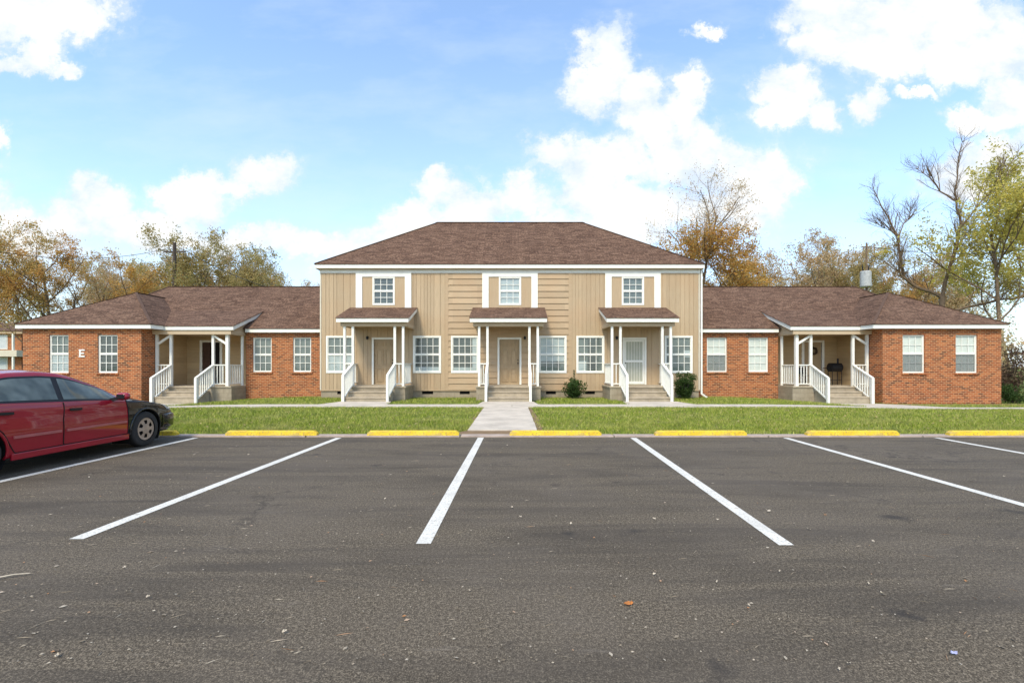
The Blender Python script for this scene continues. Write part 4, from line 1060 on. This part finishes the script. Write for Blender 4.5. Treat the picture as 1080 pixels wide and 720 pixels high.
# forked bare tree
D0 = 36.0; T = Tree(5); Pp = lambda x, y, dy=0: Vector(((x-540)*D0/F, D0+dy, HC+(386.5-y)*D0/F))
root = empty('bare_tree', at(994,D0), 'leafless forked tree with curved limbs rising above the right wing roof', 'tree')
limbs = [([(994,408,0),(993,350,0),(994,312,0)],.36,.28),
 ([(994,314,0),(983,306,.3),(972,300,.6),(963,290,.8),(961,268,1.0),(960,245,1.1),(952,228,1.2),(944,212,1.3),(936,192,1.4)],.22,.035),
 ([(970,299,.6),(955,290,.4),(950,280,.2),(950,268,.1)],.12,.04),
 ([(994,312,0),(996,285,-.4),(1001,262,-.6),(1003,240,-.8),(997,224,-.9),(994,208,-1),(996,180,-1.1),(999,158,-1.2)],.20,.03),
 ([(1003,242,-.8),(1013,225,-1.2),(1022,212,-1.5),(1030,195,-1.8),(1040,180,-2)],.10,.025),
 ([(995,216,-.9),(984,205,-.6),(976,190,-.4),(966,180,-.2)],.09,.025),
 ([(960,246,1.1),(970,230,1.5),(980,222,1.8),(984,210,2)],.07,.02),
 ([(961,262,1.0),(950,246,.5),(936,240,.2),(925,236,0)],.06,.02),
 ([(994,330,0),(1010,325,-.8),(1032,319,-1.6),(1056,316,-2.2),(1085,311,-3)],.16,.06),
 ([(1001,262,-.6),(1015,250,.2),(1030,243,.8),(1045,232,1.4)],.08,.02)]
for pts, r0, r1 in limbs:
    P3 = [Pp(*p) for p in pts]; r0, r1 = r0*.66, r1*.66
    # refine
    Q3 = []
    for a, b in zip(P3, P3[1:]): Q3 += [a, a.lerp(b,.5)+rv(T.r)*.06]
    Q3.append(P3[-1]); T.limb(Q3, r0, r1, 7)
    if r0 < .2:
        for i in range(2, len(Q3)):
            for _ in range(4):
                f = i/len(Q3); ax = (Q3[i]-Q3[i-1]).normalized(); sd = rv(T.r); sd.y *= .7; nd = (ax*.8+sd*.8+Vector((0,0,.4))).normalized()
                T.grow(Q3[i], nd, T.r.uniform(1.5,2.7)*(1.15-.75*f), .026*(1.1-.5*f), 2, 4)
T.w.build('trunk', M['bark'], root, recalc=False, uv=False, smooth=True)
# right-hand yellow-green trees
make_tree('oak_tree', 'yellow green leafy tree at the right edge overlapping the bare tree', 'tree', at(1062,33), hfor(172,33), 91, 'leaf_yellow', 15000, .11, None, .16, spread=.36, lean=(-.08,0,1))
make_tree('oak_tree', 'dense yellow green tree cut off by the right edge of the photo', 'tree', at(1110,37), hfor(172,37), 97, 'leaf_yellow', 15000, .12, None, .17, spread=.38)

# shrubs
def shrub(name, label, pos, rx, rz_, n, size, leaf, seed, stems=10, group=None, spike=False, cat='shrub'):
    r = random.Random(seed); root = empty(name, pos, label, cat, group); w = MB(); L = MB(); b = Vector(pos)
    cl = []
    for i in range(stems):
        t = 2*math.pi*r.random(); rr = r.uniform(.2,.85); tip = b+Vector((math.cos(t)*rx*rr, math.sin(t)*rx*rr, rz_*r.uniform(.6,1.7)*(1-.35*rr)+.05))
        mid = b.lerp(tip,.5)+rv(r)*.05; w.tube([b,mid,tip],[.02,.014,.005],4,cap=False); cl.append((tip, rx*r.uniform(.22,.42))); cl.append((mid, rx*.35))
    if spike:
        tip = b+Vector((0,0,rz_*2.55)); w.tube([b,tip],[.02,.006],4,cap=False)
        for k in range(40):
            p = b.lerp(tip, r.uniform(.7,1)); a = rv(r)*size; q = rv(r)*size*.5; L.poly([p-a,p-q,p+a,p+q])
    for _ in range(n):
        c_, s_ = r.choice(cl); p = c_+rv(r)*s_*r.random()**.4
        if p.z < b.z+.02: p.z = b.z+.02+r.random()*.1
        a = rv(r)*size*r.uniform(.6,1.2); q = rv(r)*size*.5; L.poly([p-a, p-q, p+a, p+q])
    w.build('stem', M['barkdark'], root, recalc=False, uv=False); L.build('foliage', M[leaf], root, recalc=False, uv=False)
shrub('garden_shrub', 'loose dark green shrub with one upright spike between two foundation vents', (2.72,21.0,-.05), .62, .50, 3600, .05, 'leaf_dark', 3, 26, spike=True)
shrub('garden_shrub', 'dense round dark green bush beside the right hand tan porch', (7.52,20.9,-.05), .58, .72, 6000, .045, 'leaf_dark', 8, 34)
shrub('wild_shrub', 'purple brown twiggy shrub just beyond the right brick corner', (23.2,22.5,-.3), 1.3, 1.7, 3600, .07, 'leaf_purple', 13, 30)
shrub('wild_shrub', 'tall yellow leaved shrub beside the right end of the brick wall', (22.9,24.0,-.3), 1.0, 2.1, 3600, .07, 'leaf_yellow', 14, 30)
shrub('wild_shrub', 'low dark evergreen shrub at the right edge by the pavement', (22.2,21.2,-.3), .6, .5, 1800, .05, 'leaf_dark', 15, 14)
shrub('wild_shrub', 'large tangle of faded tan brush at the right edge behind the shrubs', (26.5,27.0,-.3), 2.8, 2.6, 5000, .09, 'leaf_tan', 16, 40)
shrub('wild_shrub', 'tall dark olive thicket behind the shrubs at the right edge', (29.5,32.0,-.3), 3.2, 3.0, 5000, .11, 'leaf_olive', 17, 40)
# hedge rows seen beyond at far left
for i, (px, D, rx, rz_, leaf, lab) in enumerate(((-14,74,9,7.6,'leaf_dark','dark overgrown tree line behind the far left building'),(34,80,8,7.2,'leaf_olive','olive thicket between the far left building and the left hip roof'),(75,76,6,5.0,'leaf_gold','low golden thicket showing above the left hip roof'))):
    shrub('thicket', lab, at(px,D), rx, rz_, 7000, .26, leaf, 30+i, 50, cat='thicket')

# ------------------------------------------------------------------ far building at left
D = 66.0; fb_ = empty('far_apartment_building', at(-20,D), 'distant two storey brick apartment block with pale band seen at the far left edge', 'apartment building')
s_ = D/F; fx0, fx1 = (-160-540)*s_, (26-540)*s_
zf = lambda y: HC+(386.5-y)*s_
P(MB().box(fx0, fx1, D, D+12, -.5, zf(352)), 'wall', 'brick', fb_)
m = MB(); m.slab([(fx0-.5,D-.5,zf(349)),(fx1+.3,D-.5,zf(349)),(fx1-3,D+6,zf(336)),(fx0,D+6,zf(336))], .1); m.slab([(fx1+.3,D-.5,zf(349)),(fx1+.3,D+12.5,zf(349)),(fx1-3,D+6,zf(336))], .1); P(m, 'roof', 'shingle', fb_)
P(MB().box(fx0-.4, fx1+.25, D-.45, D+.02, zf(352), zf(349.3)), 'fascia', 'tan', fb_)
P(MB().box(fx0, fx1+.02, D-1.1, D-.02, zf(376), zf(369.5)), 'balcony_band', 'cream', fb_)
for px in (21.5,):
    P(MB().box((px-540)*s_-.1, (px-540)*s_+.1, D-1.05, D-.85, -.3, zf(352)), 'balcony_post', 'white', fb_)
for px0, px1 in ((-2,7.5),(-30,-18)):
    for y0, y1 in ((354,367.5),(377.5,391)):
        w = P(MB().box((px0-540)*s_-.1,(px1-540)*s_+.1,D-.06,D-.001,zf(y1)-.1,zf(y0)+.1), 'window', 'white', fb_)
        P(MB().box((px0-540)*s_,(px1-540)*s_,D-.09,D-.061,zf(y1),zf(y0)), 'pane', 'blind_mid', w)
P(MB().box((23.3-540)*s_,(25.5-540)*s_,D-.05,D-.001,zf(400),zf(354)), 'painted_recess_shade', 'darkvoid', fb_)  # near-black strip on the flat wall, recess shade put into its colour

# ------------------------------------------------------------------ utility poles
D = 45.0; px = 184; p = PX(px, 256, D); b = Vector(at(px, D))
u = empty('utility_pole', tuple(b), 'dark wooden utility pole rising among the trees behind the left wing', 'utility pole')
P(MB().tube([b, p], [.2,.14], 8), 'pole', 'barkdark', u); P(MB().box(p.x-1.0,p.x+1.0,D-.06,D+.06,p.z-.9,p.z-.78), 'crossarm', 'barkdark', u)
m = MB()
for q in (-.8,.8): m.tube([(p.x+q,D,p.z-.78),(p.x+q,D,p.z-.6)],[.05,.03],6)
P(m, 'insulator', 'lens', u)
def cable(a, b, sag, r=.025, name='power_cable', label=''):
    m = MB(); a = Vector(a); b = Vector(b); pts = [a.lerp(b, i/20)-Vector((0,0,4*sag*(i/20)*(1-i/20))) for i in range(21)]; m.tube(pts, [r]*21, 5)
    tag(m.build(name, M['black'], recalc=False, uv=False), label, 'cable')
cable((p.x+.8,D,p.z-.6), PX(352,318,40.0), .8, .028, label='black power cable sloping down right from the left utility pole')
cable((p.x-.8,D,p.z-.6), PX(-60,252,38.0), 1.2, .022, label='black power cable running left from the left utility pole')
D = 33.0; px = 914; p = PX(px, 256, D); b = Vector(at(px, D))
u = empty('utility_pole', tuple(b), 'thin utility pole with pale grey transformer can above the right wing roof', 'utility pole')
P(MB().tube([b, p], [.10,.055], 8), 'pole', 'bark', u)
c = PX(913, 294, D-.35)
m = MB(); m.lathe([(0,-.56),(.30,-.56),(.33,-.5),(.33,.45),(.29,.52),(.0,.56)], 20, (c.x, c.y, c.z)); P(m, 'transformer', 'lens', u, smooth=False)
m = MB()
for q in (-.18,.18): m.tube([(c.x+q,c.y,c.z+.5),(c.x+q*1.3,c.y,c.z+.95)],[.05,.03],6)
P(m, 'bushing', 'black', u); P(MB().box(p.x-.28,p.x+.28,D-.04,D+.04,p.z-.33,p.z-.26), 'crossarm', 'bark', u)
cable((p.x+.4,D,p.z-.3), PX(1200,238,30.0), 1.0, .016, label='thin power cable crossing behind the bare tree at right')

# ------------------------------------------------------------------ litter on the asphalt
def ground_at(px, py): D = F*HC/(py-386.5); return Vector(((px-540)*D/F, D, .004))
M['dryleaf'] = paint('pale_dry_leaf', (.50,.42,.32), .2, .7, 30)
M['orangeleaf'] = paint('orange_leaf', (.48,.17,.04), .3, .7, 30)
M['scrap'] = paint('pale_blue_scrap', (.42,.42,.60), .2, .4, 30)
def leaf(seed, L, W):
    r = random.Random(seed); m = MB(); n = 7; top = []; bot = []
    for i in range(n+1):
        t = i/n; w = W*math.sin(math.pi*min(1,max(0,t)))**.7*(1+.35*r.uniform(-1,1)); z = .008+.012*r.random(); top.append((L*(t-.5), w/2, z)); bot.append((L*(t-.5), -w/2, .006+.008*r.random()))
    for i in range(n): m.poly([bot[i], bot[i+1], top[i+1], top[i]])
    return m
protos = []
for k in range(4): protos.append(leaf(k, .055, .03))
spots = [(94,504),(180,506),(59,603),(156,631),(131,600),(205,480),(250,471),(262,480),(136,625),(496,624),(549,546),(540,536),(406,527),(465,480),(535,470),(644,618),(743,527),(757,549),(756,615),(853,559),(870,543),(921,572),(930,627),(896,702),(885,708),(1059,503),(1030,567),(916,617),(811,540),(602,553),(690,548),(822,604),(412,597),(60,693),(186,629),(300,668),(430,598),(790,640),(345,487),(690,607)]
pro = {}
for i, (x, y) in enumerate(spots):
    k = i % 4
    if k not in pro: pro[k] = o = protos[k].build('fallen_leaf', M['dryleaf'], recalc=False)
    else: o = pro[k].copy(); COL.objects.link(o)
    o.location = ground_at(x, y); o.rotation_euler.z = rnd.uniform(0, 6.28); sc = rnd.uniform(.4,.85)*(1.0 if y < 560 else .6); o.scale = (sc,sc,1)
    tag(o, 'small pale dry leaf lying on the dark asphalt', 'leaf', 'dry leaves scattered over the parking lot')
o = leaf(9, .055, .036).build('fallen_leaf', M['orangeleaf'], recalc=False); o.location = ground_at(663,638); tag(o, 'bright orange brown leaf lying alone on the near asphalt', 'leaf')
o = leaf(12, .034, .022).build('litter_scrap', M['scrap'], recalc=False); o.location = ground_at(1006,691); tag(o, 'tiny bluish scrap of litter near the bottom right corner', 'litter')
m = MB(); a, b = ground_at(-6,612), ground_at(32,606); m.tube([a+Vector((0,0,.012)), a.lerp(b,.5)+Vector((0,.01,.014)), b+Vector((0,0,.008))], [.006,.005,.003], 5); tag(m.build('twig', M['dryleaf'], recalc=False, uv=False), 'long pale twig lying at the left edge of the near asphalt', 'twig')

m = MB(); rr_ = random.Random(44)
for i in range(2600):
    y = 2.2+7.0*rr_.random()**1.3; x = rr_.uniform(-1.1,1.1)*y; L = rr_.uniform(.004,.010); a = rr_.uniform(0,3.14)
    if rr_.random() < .16: L = rr_.uniform(.02,.05); W_ = .0012
    elif rr_.random() < .05: L = rr_.uniform(.012,.02); W_ = L*.5
    else: W_ = L*.6
    dx, dy = math.cos(a)*L, math.sin(a)*L; ex, ey = -math.sin(a)*W_, math.cos(a)*W_; z = .0055
    m.poly([(x-dx,y-dy,z),(x+ex,y+ey,z+.003),(x+dx,y+dy,z),(x-ex,y-ey,z)])
m2 = MB()
for i in range(1500):
    y = rr_.uniform(9.6,16.2) if rr_.random() < .8 else rr_.uniform(17.5,21); x = rr_.uniform(-1.1,1.1)*y
    if y > 17 and (abs(x) > 12 or y > 19.8): continue
    if -.95 < x < .56: continue
    a = rv(rr_)*rr_.uniform(.015,.035); q = rv(rr_)*rr_.uniform(.012,.02); p = Vector((x,y,gz(x,y)+rr_.uniform(.03,.075))); a.z *= .4; m2.poly([p-a,p-q,p+a,p+q])
tag(m2.build('lawn_leaves', M['leaf_tan'], recalc=False, uv=False), 'small tan fallen leaves caught in the lawn', 'fallen leaves', kind='stuff')
def debrismat():
    t = NT('pale_debris'); g = t.n('ShaderNodeNewGeometry').outputs['Random Per Island']
    t.col(t.ramp(g, [(0,(.12,.09,.06)),(.5,(.30,.24,.17)),(.85,(.45,.38,.29)),(1,(.36,.17,.07))])).rough(.85,.2); return t.m
tag(m.build('grit_and_needles', debrismat(), recalc=False, uv=False), 'fine pale grit and dry pine needles strewn over the asphalt', 'debris', kind='stuff')

# ------------------------------------------------------------------ world, sun, camera
SUN_EL, SUN_AZ = R(48), R(200)            # azimuth of the sun measured from +y clockwise
w = bpy.data.worlds.new('World'); scene.world = w; w.use_nodes = True; nt = w.node_tree; nt.nodes.clear()
class WN(NT):
    def __init__(s, t): s.t = t
k = WN(nt)
out = k.n('ShaderNodeOutputWorld'); bg = k.n('ShaderNodeBackground'); k.l(bg.outputs[0], out.inputs[0])
sky = k.n('ShaderNodeTexSky'); sky.sky_type = 'NISHITA'; sky.sun_disc = False; sky.sun_elevation = SUN_EL; sky.sun_rotation = SUN_AZ; sky.air_density = 1.0; sky.dust_density = 1.0; sky.ozone_density = 1.0
d = k.coord('Generated'); sep = k.n('ShaderNodeSeparateXYZ'); k.l(d, sep.inputs[0])
ay = k.math('MAXIMUM', k.math('ABSOLUTE', sep.outputs[1]), .05)
uu = k.math('DIVIDE', sep.outputs[0], ay); vv = k.math('DIVIDE', sep.outputs[2], ay)
cmb = k.n('ShaderNodeCombineXYZ'); k.l(uu, cmb.inputs[0]); k.l(vv, cmb.inputs[1])
nz = k.n('ShaderNodeTexNoise', Scale=8.0, Detail=9.0, Roughness=.66); k.l(cmb.outputs[0], nz.inputs['Vector'])
off = k.n('ShaderNodeVectorMath', operation='SUBTRACT'); k.l(nz.outputs['Color'], off.inputs[0]); off.inputs[1].default_value = (.5,.5,.5)
sc = k.n('ShaderNodeVectorMath', operation='SCALE'); k.l(off.outputs[0], sc.inputs[0]); sc.inputs['Scale'].default_value = .17
pos = k.n('ShaderNodeVectorMath', operation='ADD'); k.l(cmb.outputs[0], pos.inputs[0]); k.l(sc.outputs[0], pos.inputs[1])
clouds = [(25,10,95,45),(70,20,50,28),(62,72,22,9),(20,58,40,12),(-2,145,14,22),(105,215,42,26),(60,232,60,26),(200,208,45,24),(215,190,30,16),(280,178,38,22),(240,192,34,14),(20,245,70,28),(150,245,70,24),(250,250,60,14),
 (330,250,60,16),(395,262,60,30),(462,195,22,18),(440,232,40,26),(500,218,48,32),(545,205,34,24),(600,245,60,30),(585,165,28,18),
 (630,90,34,26),(648,55,26,32),(670,95,36,28),(685,120,32,26),(735,92,20,18),(720,120,28,30),(640,170,54,34),(700,165,46,38),(740,160,34,40),(770,180,30,26),(800,192,46,38),(760,220,50,26),(690,225,60,34),(620,200,40,30),
 (840,100,34,26),(815,92,26,20),(820,120,30,18),(870,125,16,20),(912,112,18,20),(925,100,10,12),(880,10,56,40),(870,45,40,24),(930,30,70,48),(990,20,80,40),(1000,60,50,26),(960,55,60,26),(1060,50,50,34),(1080,95,50,40),(1020,125,22,16),(1060,130,30,14),(970,98,24,7),(745,32,28,8),(1055,175,56,28),(1010,190,40,22),(1100,190,60,50),
 (-60,210,60,60),(-200,150,120,50),(1250,120,120,60),(1400,220,120,50),(0,255,40,26)]
prev = None
for (cx, cy, rx, ry) in clouds:
    sb = k.n('ShaderNodeVectorMath', operation='SUBTRACT'); k.l(pos.outputs[0], sb.inputs[0]); sb.inputs[1].default_value = ((cx-540)/F, (386.5-cy)/F, 0)
    ml = k.n('ShaderNodeVectorMath', operation='MULTIPLY'); k.l(sb.outputs[0], ml.inputs[0]); ml.inputs[1].default_value = (F/rx, F/ry, 0)
    ln = k.n('ShaderNodeVectorMath', operation='LENGTH'); k.l(ml.outputs[0], ln.inputs[0])
    if prev is None: prev = ln.outputs['Value']
    else:
        mn = k.n('ShaderNodeMath', operation='SMOOTH_MIN'); k.l(prev, mn.inputs[0]); k.l(ln.outputs['Value'], mn.inputs[1]); mn.inputs[2].default_value = .25; prev = mn.outputs[0]
fine = k.n('ShaderNodeTexNoise', Scale=11.0, Detail=9.0, Roughness=.68); k.l(cmb.outputs[0], fine.inputs['Vector'])
dd = k.math('ADD', prev, k.math('MULTIPLY', k.math('SUBTRACT', fine.outputs['Fac'], .5), 1.9))
mask = k.ramp(k.math('MULTIPLY', dd, .7), [(.0,(1,1,1)),(.40,(.97,)*3),(.56,(.82,)*3),(.70,(.38,)*3),(.82,(.10,)*3),(.97,(.0,)*3)], 'EASE')
wisp = k.noise(k.mapping(cmb.outputs[0], (1.2,3.2,1)), 2.2, 6, .6)
wisp = k.math('MULTIPLY', k.ramp(wisp, [(.45,(0,0,0)),(.8,(1,1,1))]), .35)
# elevation: the air pales towards the horizon
pale = k.ramp(vv, [(0,(1,1,1)),(.18,(.62,.62,.62)),(.36,(.22,.22,.22)),(.7,(0,0,0))])
skys = k.n('ShaderNodeVectorMath', operation='MULTIPLY'); k.l(sky.outputs[0], skys.inputs[0]); skys.inputs[1].default_value = (1.36,1.60,1.74)
SKYG = 1.0
base = k.mix(skys.outputs[0], (4.6,4.9,5.4), k.math('ADD', k.math('MULTIPLY', pale, .6), .10))
base = k.mix(base, (4.4,4.9,5.6), wisp)
shade = k.noise(k.mapping(cmb.outputs[0], (1,1.5,1)), 6.0, 8, .66)
thick = k.math('SUBTRACT', 1.0, k.math('MULTIPLY', dd, .55))
ccol = k.ramp(k.math('ADD', k.math('MULTIPLY', shade, .8), k.math('MULTIPLY', thick, .2)), [(.40,(.70,.80,.93)),(.50,(.85,.90,.95)),(.60,(1,.99,.945))])
cs = k.n('ShaderNodeVectorMath', operation='SCALE'); k.l(ccol, cs.inputs[0]); cs.inputs['Scale'].default_value = 5.4
fin = k.mix(base, cs.outputs[0], mask)
k.l(fin, bg.inputs[0]); bg.inputs[1].default_value = .14

sun = bpy.data.lights.new('Sun', 'SUN'); sun.energy = 2.2; sun.angle = R(12); sun.color = (1,.91,.71)
so = bpy.data.objects.new('Sun', sun); COL.objects.link(so)
dirv = Vector((math.sin(SUN_AZ)*math.cos(SUN_EL), math.cos(SUN_AZ)*math.cos(SUN_EL), math.sin(SUN_EL)))
so.rotation_euler = dirv.to_track_quat('Z', 'Y').to_euler(); so.location = (0,-20,30)
cam = bpy.data.cameras.new('Camera'); cam.sensor_width = 36; cam.lens = 36*F/1080; cam.shift_y = 26.5/1080; cam.clip_end = 3000; cam.clip_start = .05
co = bpy.data.objects.new('Camera', cam); COL.objects.link(co); co.location = (0,0,HC); co.rotation_euler = (R(90),0,0); scene.camera = co
vs = scene.view_settings; vs.view_transform = 'Standard'; vs.look = 'None'; vs.gamma = 1; vs.exposure = .58; vs.use_curve_mapping = False
